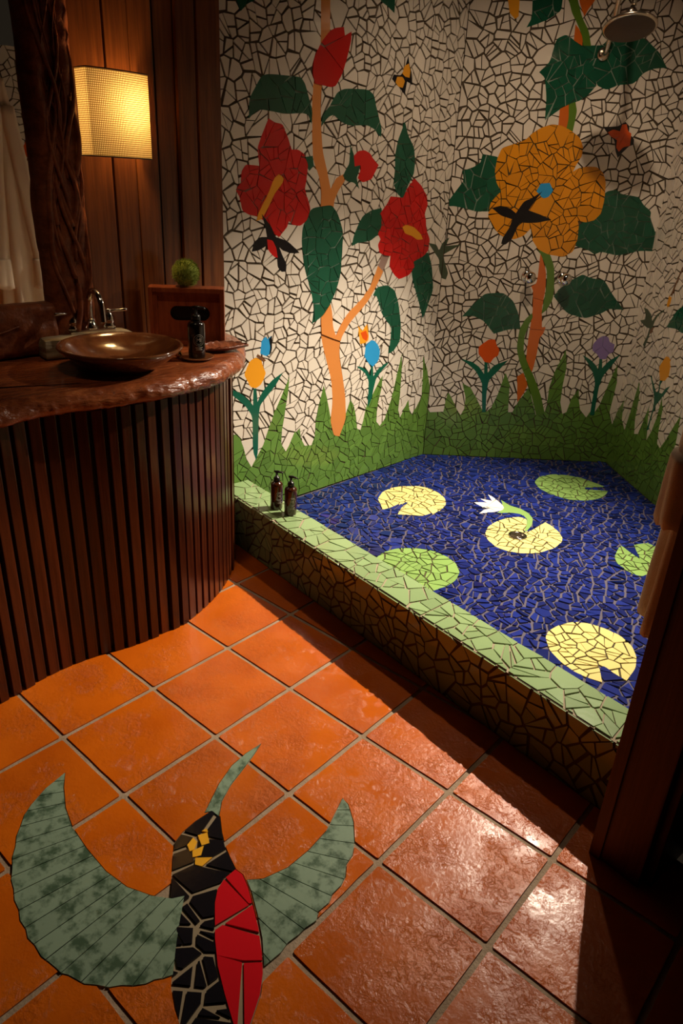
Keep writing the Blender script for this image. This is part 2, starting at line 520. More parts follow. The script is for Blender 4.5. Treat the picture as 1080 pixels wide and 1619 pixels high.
def overlay(region, minus, within, cells, amin):
    """region minus others, cut by cells: returns (bed triangles, list of pieces)"""
    polys = [ccw(region)] + [ccw(w) for w in within] + [ccw(m_) for m_ in minus] + [ccw(c) for c in cells]
    nw, nm = len(within), len(minus)
    V, F = [], []
    for p in polys:
        b = len(V)
        V += [Vector((x, y)) for x, y in p]
        F.append(list(range(b, b + len(p))))
    ov, oe, of, _a, _b, ofs = geometry.delaunay_2d_cdt(V, [], F, 1, 1e-6, True)
    P = [(v.x, v.y) for v in ov]
    bed, groups = [], {}
    for f, ids in zip(of, ofs):
        s = set(ids)
        if 0 not in s: continue
        if any((1 + k) not in s for k in range(nw)): continue
        if any((1 + nw + k) in s for k in range(nm)): continue
        bed.append(tuple(f))
        c = [k for k in s if k > nw + nm]
        if c: groups.setdefault(min(c), []).append(tuple(f))
    pieces = []
    for key, tris in groups.items():
        em = {}
        for ti, t in enumerate(tris):
            for k in range(3):
                e = (t[k], t[(k + 1) % 3]); em.setdefault((min(e), max(e)), []).append(ti)
        adj = [[] for _ in tris]
        for l in em.values():
            if len(l) == 2:
                adj[l[0]].append(l[1]); adj[l[1]].append(l[0])
        seen = [False] * len(tris)
        for s0 in range(len(tris)):
            if seen[s0]: continue
            st = [s0]; comp = []; seen[s0] = True
            while st:
                a = st.pop(); comp.append(tris[a])
                for b in adj[a]:
                    if not seen[b]: seen[b] = True; st.append(b)
            A = sum(abs(area2([P[i] for i in t])) for t in comp)
            if A > amin: pieces.append((A, comp))
    return P, bed, pieces

def piece_mesh(P, tris, h, rnd, tilt, base=0.0):
    idx = sorted({i for t in tris for i in t})
    cx = sum(P[i][0] for i in idx) / len(idx); cy = sum(P[i][1] for i in idx) / len(idx)
    mp = {}
    tx, ty = rnd.gauss(0, tilt), rnd.gauss(0, tilt)
    vs = []
    for i in idx:
        mp[i] = len(vs)
        x, y = P[i][0] - cx, P[i][1] - cy
        vs.append((x, y, h + tx * x + ty * y))
    edges = set()
    for t in tris:
        for k in range(3): edges.add((t[k], t[(k + 1) % 3]))
    fs = [tuple(mp[i] for i in t) for t in tris]
    bot = {}
    for (a, b) in [e for e in edges if (e[1], e[0]) not in edges]:
        for i in (a, b):
            if i not in bot:
                bot[i] = len(vs); vs.append((P[i][0] - cx, P[i][1] - cy, base))
        fs.append((mp[b], mp[a], bot[a], bot[b]))
    return (cx, cy), vs, fs

def px_area(S, P, tris):
    A = 0.0
    for t in tris:
        q = [to_px(S.P(*P[i])) for i in t]
        if any(k is None for k in q): return 0.0
        A += abs(area2(q))
    q = to_px(S.P(*P[tris[0][0]]))
    if not (-6 < q[0] < IMG_W + 6 and -6 < q[1] < IMG_H + 6): return 0.0
    return A

MOSAIC = {}   # (parent, piece name) -> waiting pieces
def lay(S, parent, name, m, P, pieces, h, tilt, rnd):
    key = (parent.name, name)
    e = MOSAIC.setdefault(key, dict(parent=parent, name=name, mat=m, S=S, items=[]))
    for A, tris in pieces:
        c, vs, fs = piece_mesh(P, tris, h * rnd.uniform(0.85, 1.15), rnd, tilt)
        e['items'].append((px_area(S, P, tris), c, vs, fs, S, m))

def flush_mosaic():
    for e in MOSAIC.values():
        it = sorted(e['items'], key=lambda a: -a[0])
        k = 0
        rest = []
        for a in it:
            if a[0] > 12.0 and k < 300:
                o = mk(e['name'], a[2], a[3], a[5], e['parent'], False, a[4].M @ Matrix.Translation((a[1][0], a[1][1], 0)))
                k += 1
            else:
                rest.append(a)
        if rest:
            vs, fs = [], []
            for a in rest:
                b = len(vs); M = a[4].M @ Matrix.Translation((a[1][0], a[1][1], 0))
                vs += [M @ Vector(v) for v in a[2]]
                fs += [tuple(i + b for i in f) for f in a[3]]
            o = mk(e['name'] + '_field', vs, fs, e['mat'], e['parent'])
            o['kind'] = 'stuff'
    MOSAIC.clear()

def art_layer(S, parent, shapes, wall_poly, bg, seed):
    """shapes: dicts name, poly (uv), piece, mat, bed, size, gap; later ones lie on top. bg: the same for the ground"""
    rnd = random.Random(seed)
    for s in shapes:
        s['poly'] = ccw(smooth_poly(s['poly']) if s.get('round', True) else s['poly']); s['bb'] = bbox(s['poly'])
    for k, s in enumerate(shapes):
        minus = [t['poly'] for t in shapes[k + 1:] if bb_hit(t['bb'], s['bb'])]
        pts = seeds_in(s['poly'], minus, [wall_poly], s['size'], rnd)
        if len(pts) <= 1:
            x0, y0, x1, y1 = s['bb']
            cells = [[(x0 - .01, y0 - .01), (x1 + .01, y0 - .01), (x1 + .01, y1 + .01), (x0 - .01, y1 + .01)]]
        else:
            cells = cells_from(pts, s['size'], s['gap'], rnd, s['size'] < 0.1)
        P, bed, pieces = overlay(s['poly'], minus, [wall_poly], cells, s.get('amin', 2.5e-5))
        if not bed: continue
        idx = sorted({i for t in bed for i in t}); mp = {i: n for n, i in enumerate(idx)}
        own = s.get('parent')
        if own is None:
            own = mk(s['name'], [S.P(P[i][0], P[i][1], 0.0016) for i in idx], [tuple(mp[i] for i in t) for t in bed], s['bed'], parent)
            if s.get('label'): own['label'] = s['label']
            s['obj'] = own
        lay(S, own, s['piece'], s['mat'], P, pieces, s.get('h', 0.0055), s.get('tilt', 0.010), rnd)
    minus = [t['poly'] for t in shapes]
    pts = seeds_in(wall_poly, minus, [], bg['size'], rnd)
    cells = cells_from(pts, bg['size'], bg['gap'], rnd, True)
    P, bed, pieces = overlay(wall_poly, minus, [], cells, 4e-5)
    lay(S, parent, bg['piece'], bg['mat'], P, pieces, 0.0055, bg.get('tilt', 0.010), rnd)

def zoomed(ox, oy, s):
    return lambda pts: [(ox + x / s, oy + y / s) for x, y in pts]
ZA = zoomed(340, 0, 2.842)      # frames in which the outlines were traced
ZB = zoomed(700, 0, 2.842)
ZC = zoomed(340, 320, 2.842)
ZD = zoomed(660, 340, 2.571)
ZE = zoomed(980, 380, 5.4)
ZP = zoomed(700, 700, 2.842)
ZQ = zoomed(340, 700, 2.842)
ZR = zoomed(600, 600, 4.0)
ZT = zoomed(840, 600, 4.5)
ZF = zoomed(0, 1150, 1.8)

KINDS = {
    'leaf':   dict(piece='leaf_tile', mat=T_LEAF, bed=G_LEAF, size=0.068, gap=0.0038),
    'grass':  dict(piece='grass_tile', mat=T_GRASS, bed=G_DARK, size=0.062, gap=0.0044),
    'red':    dict(piece='petal_tile', mat=T_RED, bed=G_RED, size=0.064, gap=0.0030),
    'amber':  dict(piece='petal_tile', mat=T_YELLOW, bed=G_YEL, size=0.063, gap=0.0042),
    'gold':   dict(piece='stamen_tile', mat=T_STAMEN, bed=G_YEL, size=0.20, gap=0.0015),
    'trunk':  dict(piece='stem_tile', mat=T_TRUNK, bed=G_RED, size=0.17, gap=0.0014),
    'rust':   dict(piece='stem_tile', mat=T_RUST, bed=G_RED, size=0.15, gap=0.0014),
    'vine':   dict(piece='vine_tile', mat=T_VINE, bed=G_LEAF, size=0.13, gap=0.0014),
    'stem':   dict(piece='stem_tile', mat=T_STEM, bed=G_LEAF, size=0.14, gap=0.0014),
    'black':  dict(piece='feather_tile', mat=T_BLACK, bed=G_DARK, size=0.16, gap=0.0014),
    'verm':   dict(piece='petal_tile', mat=T_VERM, bed=G_RED, size=0.12, gap=0.0014),
    'blue':   dict(piece='petal_tile', mat=T_BLUE, bed=G_LEAF, size=0.14, gap=0.0014),
    'lilac':  dict(piece='petal_tile', mat=T_PURPLE, bed=G_LEAF, size=0.14, gap=0.0014),
    'grey':   dict(piece='feather_tile', mat=T_GREYGREEN, bed=G_LEAF, size=0.14, gap=0.0014),
    'brown':  dict(piece='beak_tile', mat=T_BROWN, bed=G_DARK, size=0.2, gap=0.0014),
}
def shape(S, name, kind, px, label=None, **kw):
    d = dict(KINDS[kind]); d.update(name=name, poly=[S.px(q) for q in px], label=label); d.update(kw)
    return d

def flat_box(S, name, u0, u1, v0, v1, w0, w1, m, parent=None):
    """a slab standing in the frame of a surface"""
    c = [S.P(u, v, w) for w in (w0, w1) for (u, v) in ((u0, v0), (u1, v0), (u1, v1), (u0, v1))]
    f = [(3, 2, 1, 0), (4, 5, 6, 7), (0, 1, 5, 4), (1, 2, 6, 5), (2, 3, 7, 6), (3, 0, 4, 7)]
    return mk(name, c, f, m, parent)

# ================================================================== STRUCTURE
wall_left = tag(flat_box(S_LEFT, 'wall_left', 0.0, LEN_LEFT + 0.02, 0, H_WALL, -0.12, 0, G_DARK), 'white broken-tile mosaic wall with red hibiscus tree and grass', kind='structure')
wall_back = tag(flat_box(S_BACK, 'wall_back', -0.06, LEN_BACK + 0.06, 0, H_WALL, -0.12, 0, G_DARK), 'white broken-tile mosaic wall with big yellow hibiscus behind shower head', kind='structure')
wall_right = tag(flat_box(S_RIGHT, 'wall_right', -0.02, LEN_RIGHT + 0.05, 0, H_WALL, -0.12, 0, G_DARK), 'white mosaic wall with orange tulip beside hanging robe', kind='structure')
wall_end = tag(flat_box(S_END, 'wall_end', -0.03, LEN_END + 0.02, 0, H_END, -0.10, 0, G_DARK), 'mosaic shower wall behind the hanging robe', kind='structure')

pool_pts = [(-1.255, 0.0), (-1.395, 1.470), (-0.694, 2.345), (CORNER_3.x, CORNER_3.y), (0.925, 0.0)]
pool_floor = mk('floor_shower', [(x, y, ZS) for x, y in pool_pts] + [(x, y, -0.02) for x, y in pool_pts],
                [(4, 3, 2, 1, 0)[::-1]] + [tuple(range(5, 10))[::-1]] + [(i, i + 5, (i + 1) % 5 + 5, (i + 1) % 5) for i in range(5)], G_BLUE)
tag(pool_floor, 'cobalt blue mosaic shower floor with lily pads', kind='structure')

floor = mk('floor', [(-1.35, -2.7, -0.004), (2.5, -2.7, -0.004), (2.5, 0.02, -0.004), (-1.35, 0.02, -0.004),
                     (-1.35, -2.7, -0.10), (2.5, -2.7, -0.10), (2.5, 0.02, -0.10), (-1.35, 0.02, -0.10)],
           [(0, 1, 2, 3), (7, 6, 5, 4), (0, 4, 5, 1), (1, 5, 6, 2), (2, 6, 7, 3), (3, 7, 4, 0)], G_FLOOR)
tag(floor, 'terracotta tiled bathroom floor with hummingbird inlay', kind='structure')

tag(box('ceiling', (-2.3, -2.7, 3.05), (2.5, 2.9, 3.10), M_CEIL), 'dark boarded ceiling', kind='structure')
tag(box('wall_front', (-1.5, -2.80, 0), (2.5, -2.70, 3.05), M_PLASTER), 'brown plaster wall facing the shower', kind='structure')
tag(box('wall_side', (2.5, -2.80, 0), (2.6, 0.2, 3.05), M_PLASTER), 'brown plaster wall opposite the vanity', kind='structure')
tag(box('wall_partition', (1.03, 0.012, 0), (2.5, 0.16, 3.05), M_PLASTER), 'brown plaster partition beside the wooden post', kind='structure')

# ---- curb
CX0, CX1 = -1.262, 0.856
curb = tag(box('shower_curb', (CX0, 0.0, -0.004), (CX1, WC, HC), G_TAN), 'low green mosaic curb between tiled floor and blue shower', 'curb')

# ---- wood panelled wall behind the vanity
wall_vanity = tag(flat_box(S_LEFT, 'wall_vanity', -2.72, -0.002, 0, H_WALL, -0.12, 0.002, M_WOOD_D), 'dark wooden plank wall behind the vanity', kind='structure')
plank_edges = [(-0.555, -0.434, 0.022), (-0.424, -0.340, 0.018), (-0.336, -0.250, 0.018), (-0.236, -0.162, 0.004), (-0.156, -0.080, 0.020), (-0.074, 0.024, 0.026)]
s = -0.56
while s > -2.6:
    plank_edges.append((s - 0.092, s - 0.006, random.choice((0.014, 0.018, 0.022)))); s -= 0.098
for a, b, w in plank_edges:
    bm = bmesh.new()
    add_box(bm, (a, 0, 0.0022), (b, H_WALL, w), 0.003)
    mk_bm('plank', bm, M_PLANK, wall_vanity, False, S_LEFT.M)

# ================================================================== MOSAIC WALLS
left_poly = [(0.030, HC + 0.002), (WC + 0.004, HC + 0.002), (WC + 0.004, ZS + 0.004), (LEN_LEFT - 0.006, ZS + 0.004), (LEN_LEFT - 0.006, H_WALL), (0.030, H_WALL)]
def Ls(name, kind, px, label=None, **kw): return shape(S_LEFT, name, kind, px, label, **kw)
grass_l = ZC([(40, 1045), (90, 1042), (110, 1060), (125, 1100), (138, 1150), (160, 1188), (192, 1130), (215, 1085), (240, 1010), (265, 940), (300, 860), (330, 785),
    (325, 850), (312, 940), (298, 1020), (295, 1085), (315, 1118), (330, 1090), (350, 1040), (378, 1012), (382, 1060), (400, 1092), (430, 1090), (445, 1050), (450, 980),
    (460, 920), (485, 822), (495, 860), (505, 905), (515, 960), (540, 975), (580, 965), (605, 885), (620, 910), (630, 960), (635, 1015), (650, 1022), (662, 980), (675, 920),
    (710, 850), (750, 775), (745, 830), (725, 920), (722, 985), (738, 1003), (760, 970), (790, 880), (810, 790), (837, 680), (835, 770), (828, 860), (820, 930), (828, 965),
    (845, 930), (865, 885), (870, 930), (882, 950), (900, 920), (925, 870), (930, 790), (932, 690), (950, 750), (962, 830), (968, 900), (1000, 900)]) 
grass_l_uv = [S_LEFT.px(q) for q in grass_l]
grass_l_uv += [(LEN_LEFT + 0.05, grass_l_uv[-1][1]), (LEN_LEFT + 0.05, -0.05), (-0.1, -0.05), (-0.1, grass_l_uv[0][1])]
g = dict(KINDS['grass']); g.update(name='grass', poly=grass_l_uv, label='green grass blades along the foot of the wall', round=False)
corner_bird = ZD([(40, 112), (75, 120), (85, 145), (100, 110), (130, 90), (115, 125), (175, 120), (140, 140), (105, 160), (110, 190), (125, 235), (115, 262), (95, 255), (85, 225), (85, 180), (65, 150)])
left_shapes = [
    g,
    Ls('hibiscus_trunk', 'trunk', ZA([(472, -60), (513, -60), (513, 100), (512, 160), (475, 400), (472, 480), (472, 560), (480, 680), (500, 770), (515, 850), (540, 800), (572, 783), (578, 812),
        (548, 860), (532, 900), (525, 945), (470, 945), (474, 860), (462, 790), (436, 715), (433, 600), (432, 480), (438, 370), (472, 200)]), 'orange hibiscus stem'),
    Ls('hibiscus_trunk', 'trunk', ZC([(515, 455), (522, 500), (525, 560), (538, 600), (555, 560), (590, 500), (660, 430), (700, 370), (730, 280), (752, 230), (785, 230), (745, 330), (715, 390), (680, 450),
        (600, 540), (560, 610), (555, 680), (570, 780), (582, 870), (585, 970), (555, 1050), (530, 1045), (515, 980), (525, 900), (520, 800), (495, 700), (475, 620), (470, 510), (500, 450)]), 'orange forked hibiscus trunk'),
    Ls('leaf', 'leaf', ZA([(60, -80), (180, -80), (178, 0), (140, 18), (112, 50), (95, 0)])),
    Ls('leaf', 'leaf', ZA([(720, -60), (810, -60), (806, 0), (802, 60), (770, 28), (740, 5)])),
    Ls('leaf', 'leaf', ZA([(148, 535), (150, 440), (205, 340), (240, 332), (380, 345), (400, 375), (418, 440), (434, 500), (430, 558), (415, 515), (390, 508), (310, 512), (200, 490), (165, 512)])),
    Ls('leaf', 'leaf', ZA([(474, 568), (480, 520), (515, 470), (545, 415), (580, 398), (685, 402), (712, 430), (720, 480), (745, 575), (742, 618), (718, 585), (680, 562), (600, 565), (560, 545), (530, 515), (505, 525)])),
    Ls('leaf', 'leaf', ZA([(850, 545), (865, 610), (890, 660), (895, 720), (890, 780), (860, 840), (840, 895), (815, 870), (798, 825), (805, 760), (805, 700), (818, 630)])),
    Ls('leaf', 'leaf', ZC([(428, 25), (520, 10), (548, 50), (572, 130), (568, 220), (560, 330), (535, 410), (515, 455), (480, 510), (432, 545), (440, 480), (432, 420), (400, 300), (385, 180), (390, 110)])),
    Ls('leaf', 'leaf', ZC([(745, 25), (700, 35), (660, 60), (635, 110), (620, 150), (610, 198), (640, 180), (690, 175), (735, 140), (750, 110), (750, 60)])),
    Ls('leaf', 'leaf', ZC([(955, 225), (970, 280), (978, 390), (950, 470), (930, 522), (915, 460), (880, 330), (885, 260), (930, 230)])),
    Ls('leaf', 'leaf', ZC([(706, 418), (725, 380), (770, 370), (805, 395), (820, 450), (832, 540), (828, 620), (800, 665), (775, 680), (785, 620), (790, 560), (745, 500), (730, 440), (722, 420)])),
    Ls('leaf', 'leaf', ZA([(402, 705), (435, 700), (440, 745), (420, 768), (405, 745)])),
    Ls('hibiscus_bud', 'red', ZA([(575, 122), (580, 160), (610, 142), (608, 185), (590, 260), (570, 330), (540, 385), (520, 393), (445, 375), (436, 330), (440, 265), (470, 195), (510, 140), (540, 125)]), 'closed red hibiscus bud at the top', size=0.12, gap=0.002),
    Ls('bud_sepal', 'leaf', ZA([(605, 650), (622, 700), (625, 745), (650, 740), (640, 780), (632, 800), (645, 850), (620, 820), (590, 815), (570, 790), (585, 760), (600, 735)]), size=0.12),
    Ls('hibiscus_bud', 'red', ZA([(620, 700), (640, 678), (670, 675), (695, 690), (705, 710), (732, 742), (715, 775), (700, 805), (660, 820), (638, 800), (652, 760), (650, 742), (624, 748)]), 'small red hibiscus bud in green sepals', size=0.075, gap=0.002),
    Ls('hibiscus_flower', 'red', ZA([(237, 532), (265, 550), (300, 558), (325, 620), (340, 672), (370, 672), (395, 690), (415, 740), (408, 800), (400, 850), (415, 900), (425, 940), (410, 990), (380, 1015), (345, 1010), (328, 992),
        (320, 1020), (300, 1045), (285, 1065), (262, 1050), (215, 990), (180, 970), (150, 965), (118, 945), (108, 890), (90, 852), (112, 825), (115, 770), (135, 738), (195, 745), (190, 700), (188, 660), (205, 610), (225, 560)]), 'large red hibiscus flower with golden stamen'),
    Ls('stamen', 'gold', ZA([(285, 780), (308, 800), (300, 825), (265, 870), (240, 925), (205, 985), (183, 992), (190, 960), (215, 910), (240, 860), (262, 800)])),
    Ls('hibiscus_flower', 'red', ZA([(840, 888), (870, 830), (895, 803), (925, 835), (948, 880), (952, 920), (938, 960), (945, 990)]) + ZC([(945, 120), (962, 165), (955, 215), (935, 240), (890, 265), (892, 290), (870, 325), (825, 345), (805, 330), (780, 290), (785, 240), (760, 238), (735, 225), (728, 190), (740, 165), (728, 140), (745, 110), (745, 60)]) + ZA([(738, 960), (770, 915), (785, 882), (815, 885)]), 'smaller red hibiscus flower near the corner'),
    Ls('stamen', 'gold', ZC([(838, 110), (855, 100), (890, 110), (920, 140), (930, 165), (905, 168), (880, 150), (850, 140)])),
    Ls('hummingbird', 'black', ZC([(205, 50), (225, 75), (250, 110), (268, 155), (300, 165), (330, 180), (375, 225), (340, 228), (300, 215), (285, 200), (300, 240), (318, 275), (315, 310), (295, 312), (278, 290), (275, 248), (268, 235), (240, 215), (228, 195), (195, 215), (160, 222), (175, 175), (200, 155), (230, 155), (222, 110)]), 'black hummingbird with red belly'),
    Ls('hummingbird_belly', 'verm', ZC([(230, 165), (255, 170), (272, 205), (278, 248), (262, 245), (235, 215)]), mat=T_RED),
    Ls('butterfly', 'black', ZA([(865, 248), (870, 290), (880, 330), (882, 382), (860, 360), (848, 427), (830, 400), (810, 380), (792, 355), (800, 335), (830, 340), (848, 310)]), 'small black and amber butterfly'),
    Ls('butterfly_wing', 'gold', ZA([(868, 285), (875, 320), (870, 350), (850, 345), (838, 330), (850, 295)])),
    Ls('butterfly_wing', 'gold', ZA([(815, 345), (840, 345), (850, 365), (840, 395), (820, 390), (808, 370)])),
    Ls('tulip_stem', 'stem', ZC([(30, 825), (55, 835), (100, 850), (145, 880), (168, 912), (170, 835), (182, 835), (188, 895), (210, 850), (250, 800), (302, 762), (270, 820), (230, 870), (200, 910), (193, 960), (190, 1120), (182, 1158), (168, 1120), (165, 960), (130, 910), (80, 870), (45, 845)])),
    Ls('tulip', 'gold', ZC([(155, 710), (180, 695), (205, 705), (212, 735), (225, 765), (215, 795), (200, 820), (180, 834), (155, 828), (145, 805), (128, 775), (140, 740)]), 'amber tulip head'),
    Ls('butterfly', 'blue', ZC([(205, 625), (225, 600), (234, 614), (250, 598), (251, 650), (245, 680), (225, 690), (200, 678)]), 'little blue butterfly over amber tulip'),
    Ls('butterfly_wing', 'black', ZC([(240, 612), (252, 598), (253, 655), (245, 684), (240, 682), (245, 650)])),
    Ls('butterfly_body', 'brown', ZC([(188, 680), (226, 708), (216, 716), (182, 692)])),
    Ls('tulip_stem', 'stem', ZC([(630, 735), (655, 738), (680, 755), (695, 780), (698, 730), (706, 730), (708, 780), (730, 745), (775, 720), (740, 760), (720, 790), (710, 830), (700, 880), (682, 925), (685, 860), (688, 800), (670, 765)])),
    Ls('tulip', 'blue', ZC([(690, 625), (710, 618), (730, 640), (738, 670), (730, 710), (705, 737), (685, 720), (668, 690), (672, 650)]), 'sky blue tulip head'),
    Ls('butterfly', 'gold', ZC([(640, 555), (660, 575), (680, 545), (688, 600), (685, 620), (670, 632), (648, 635)]), 'little golden butterfly over blue tulip'),
    Ls('butterfly_wing', 'verm', ZC([(652, 585), (675, 575), (684, 600), (678, 622), (660, 612)])),
    Ls('corner_hummingbird', 'grey', corner_bird),
]
art_layer(S_LEFT, wall_left, left_shapes, left_poly, dict(piece='white_tile', mat=T_WHITE, size=0.063, gap=0.0074), 11)

back_poly = [(0.004, ZS + 0.004), (LEN_BACK - 0.004, ZS + 0.004), (LEN_BACK - 0.004, H_WALL), (0.004, H_WALL)]
def Bs(name, kind, px, label=None, **kw): return shape(S_BACK, name, kind, px, label, **kw)
grass_b = ZD([(10, 700), (30, 760), (50, 800), (105, 798), (115, 750), (125, 718), (140, 745), (160, 790), (175, 812), (190, 785), (195, 740), (183, 683), (215, 700), (240, 745), (262, 790), (278, 800),
    (300, 780), (325, 730), (358, 640), (375, 690), (370, 750), (368, 800), (385, 800), (410, 755), (450, 705), (460, 730), (480, 812), (515, 805), (525, 770), (535, 700), (560, 630), (603, 548),
    (605, 620), (590, 690), (580, 760), (588, 808), (605, 800), (625, 745), (655, 708), (655, 750), (660, 790), (685, 822), (700, 800), (720, 800), (740, 770), (770, 700), (812, 606), (810, 680), (795, 740), (780, 800), (790, 850), (812, 800)])
gb = [S_BACK.px(q) for q in grass_b]
gb = [(-0.1, gb[0][1])] + gb + [(LEN_BACK + 0.1, gb[-1][1]), (LEN_BACK + 0.1, -0.05), (-0.1, -0.05)]
g = dict(KINDS['grass']); g.update(name='grass', poly=gb, label='green grass blades along the foot of the wall', round=False)
back_shapes = [
    g,
    Bs('leaf', 'leaf', ZB([(178, 692), (250, 705), (262, 740), (262, 860), (260, 900), (230, 950), (150, 950), (95, 935), (45, 925), (5, 930), (50, 870), (95, 810), (88, 768), (140, 750), (170, 730)])),
    Bs('leaf', 'leaf', ZB([(715, 960), (700, 900), (735, 860), (780, 852), (800, 872), (880, 885), (900, 920), (935, 950)]) + ZD([(945, 10), (965, 70), (988, 148), (900, 145), (810, 165), (745, 148), (720, 160), (690, 140), (640, 125), (640, 60), (680, 20)])),
    Bs('leaf', 'leaf', ZB([(405, -60), (545, -60), (538, 0), (530, 50), (480, 85), (420, 110), (375, 125), (400, 80)])),
    Bs('leaf', 'leaf', ZB([(510, 175), (555, 155), (620, 205), (635, 260), (680, 300), (690, 385), (650, 430), (610, 455), (550, 475), (500, 510), (458, 542), (465, 440), (458, 350), (432, 325), (480, 280)])),
    Bs('leaf', 'leaf', ZB([(620, 205), (715, 205), (740, 180), (890, 165), (930, 195), (975, 240), (1005, 305), (940, 310), (900, 330), (855, 378), (790, 382), (735, 405), (690, 385), (680, 300), (635, 260)])),
    Bs('leaf', 'leaf', ZD([(180, 412), (240, 350), (275, 318), (350, 315), (390, 350), (410, 400), (418, 460), (365, 465), (310, 482), (270, 430), (225, 408)])),
    Bs('leaf', 'leaf', ZD([(553, 330), (575, 300), (625, 265), (670, 240), (700, 255), (760, 265), (790, 320), (838, 386), (780, 380), (745, 400), (680, 420), (610, 400), (580, 365)])),
    Bs('petal', 'gold', ZB([(292, -60), (345, -60), (345, 0), (340, 75), (325, 86), (300, 60), (292, 0)])),
    Bs('hibiscus_stem', 'rust', ZB([(615, -50), (700, -50), (685, 0), (655, 40), (635, 75), (612, 10)])),
    Bs('hibiscus_stem', 'rust', ZB([(595, 110), (612, 130), (630, 175), (625, 206), (588, 182)])),
    Bs('hibiscus_stem', 'rust', ZB([(525, 490), (565, 470), (565, 520), (555, 600), (515, 600)])),
    Bs('hibiscus_stem', 'rust', ZD([(500, 150), (522, 230), (520, 300), (505, 380), (505, 455), (520, 455), (512, 480), (495, 500), (485, 560), (470, 620), (460, 645), (440, 600), (445, 540), (455, 470), (468, 390), (470, 310), (462, 290), (485, 275)]), 'rust orange hibiscus stem'),
    Bs('hibiscus_stem', 'rust', ZD([(405, 655), (430, 640), (448, 690), (430, 725), (405, 760)])),
    Bs('vine', 'vine', ZB([(560, -50), (600, -50), (605, 0), (625, 80), (655, 140), (665, 208), (630, 206), (625, 160), (600, 100), (580, 60), (565, 0)])),
    Bs('vine', 'vine', ZB([(565, 470), (595, 458), (602, 500), (590, 560), (580, 605), (550, 600), (565, 530)])),
    Bs('vine', 'vine', ZD([(490, 140), (535, 150), (555, 210), (555, 290), (550, 340), (525, 385), (503, 402), (515, 340), (525, 280), (525, 220), (505, 170)]), 'twisting green vine'),
    Bs('vine', 'vine', ZD([(466, 398), (440, 420), (415, 460), (402, 540), (415, 600), (440, 660), (465, 740), (482, 815), (517, 805), (500, 730), (475, 660), (450, 610), (430, 550), (435, 490), (455, 440), (468, 415)])),
    Bs('hibiscus_flower', 'amber', ZB([(490, 558), (535, 565), (580, 590), (615, 620), (630, 660), (625, 700), (600, 740), (583, 772), (610, 755), (650, 748), (690, 750), (720, 775), (732, 820), (725, 900), (710, 960), (680, 990), (640, 1000), (605, 990), (612, 1020)]) +
        ZD([(655, 40), (650, 100), (630, 150), (590, 170), (530, 160), (490, 140), (465, 100), (460, 55), (430, 85), (390, 100), (340, 85), (305, 50), (290, 10)]) + ZB([(203, 985), (205, 950), (215, 910), (245, 875), (262, 860), (240, 820), (233, 770), (245, 710), (265, 665), (310, 650), (370, 630), (400, 600), (440, 575)]), 'huge amber yellow hibiscus flower with blue centre'),
    Bs('flower_centre', 'blue', ZB([(440, 825), (480, 822), (495, 855), (475, 885), (450, 892), (420, 860)]), 'sky blue flower centre', size=0.06),
    Bs('hummingbird', 'black', ZB([(447, 860), (415, 900), (385, 945), (440, 965), (488, 987), (430, 1000), (380, 1002), (345, 998), (330, 1030), (310, 1075), (280, 1100), (262, 1095), (268, 1070), (300, 1020), (312, 985), (260, 968), (220, 934), (260, 925), (300, 935), (328, 958), (350, 925), (365, 905), (400, 890)]), 'black hummingbird drinking from yellow hibiscus'),
    Bs('butterfly', 'black', ZB([(720, 572), (785, 568), (800, 560), (820, 548), (838, 568), (835, 600), (859, 625), (856, 650), (835, 658), (800, 692), (785, 710), (775, 680), (770, 630), (740, 600)]), 'orange and black butterfly'),
    Bs('butterfly_wing', 'verm', ZB([(740, 595), (765, 582), (795, 590), (805, 560), (825, 558), (832, 590), (846, 600), (840, 655), (810, 662), (790, 682), (778, 665), (782, 630), (755, 615)]), mat=T_VERM, size=0.05),
    Bs('tulip_stem', 'stem', ZD([(272, 595), (284, 595), (285, 640), (310, 610), (370, 588), (330, 630), (290, 670), (280, 720), (277, 800), (262, 800), (262, 720), (262, 680), (235, 630), (180, 585), (220, 595), (250, 615), (270, 645)])),
    Bs('tulip', 'verm', ZD([(275, 515), (290, 505), (315, 505), (322, 530), (333, 545), (328, 570), (310, 580), (295, 600), (272, 597), (262, 580), (248, 565), (248, 535)]), 'vermilion tulip head'),
    Bs('tulip_stem', 'stem', ZD([(738, 583), (750, 583), (750, 620), (780, 590), (825, 565), (790, 610), (755, 650), (738, 690), (725, 760), (717, 812), (700, 812), (708, 760), (722, 680), (710, 630), (670, 568), (700, 585), (725, 610), (735, 630)])),
    Bs('tulip', 'lilac', ZD([(735, 500), (755, 490), (775, 495), (780, 515), (800, 525), (795, 555), (775, 565), (765, 585), (740, 585), (730, 565), (710, 550), (712, 525)]), 'lilac tulip head'),
    Bs('corner_hummingbird', 'grey', corner_bird, 'grey green hummingbird at the corner'),
]
art_layer(S_BACK, wall_back, back_shapes, back_poly, dict(piece='white_tile', mat=T_WHITE, size=0.063, gap=0.0074), 12)

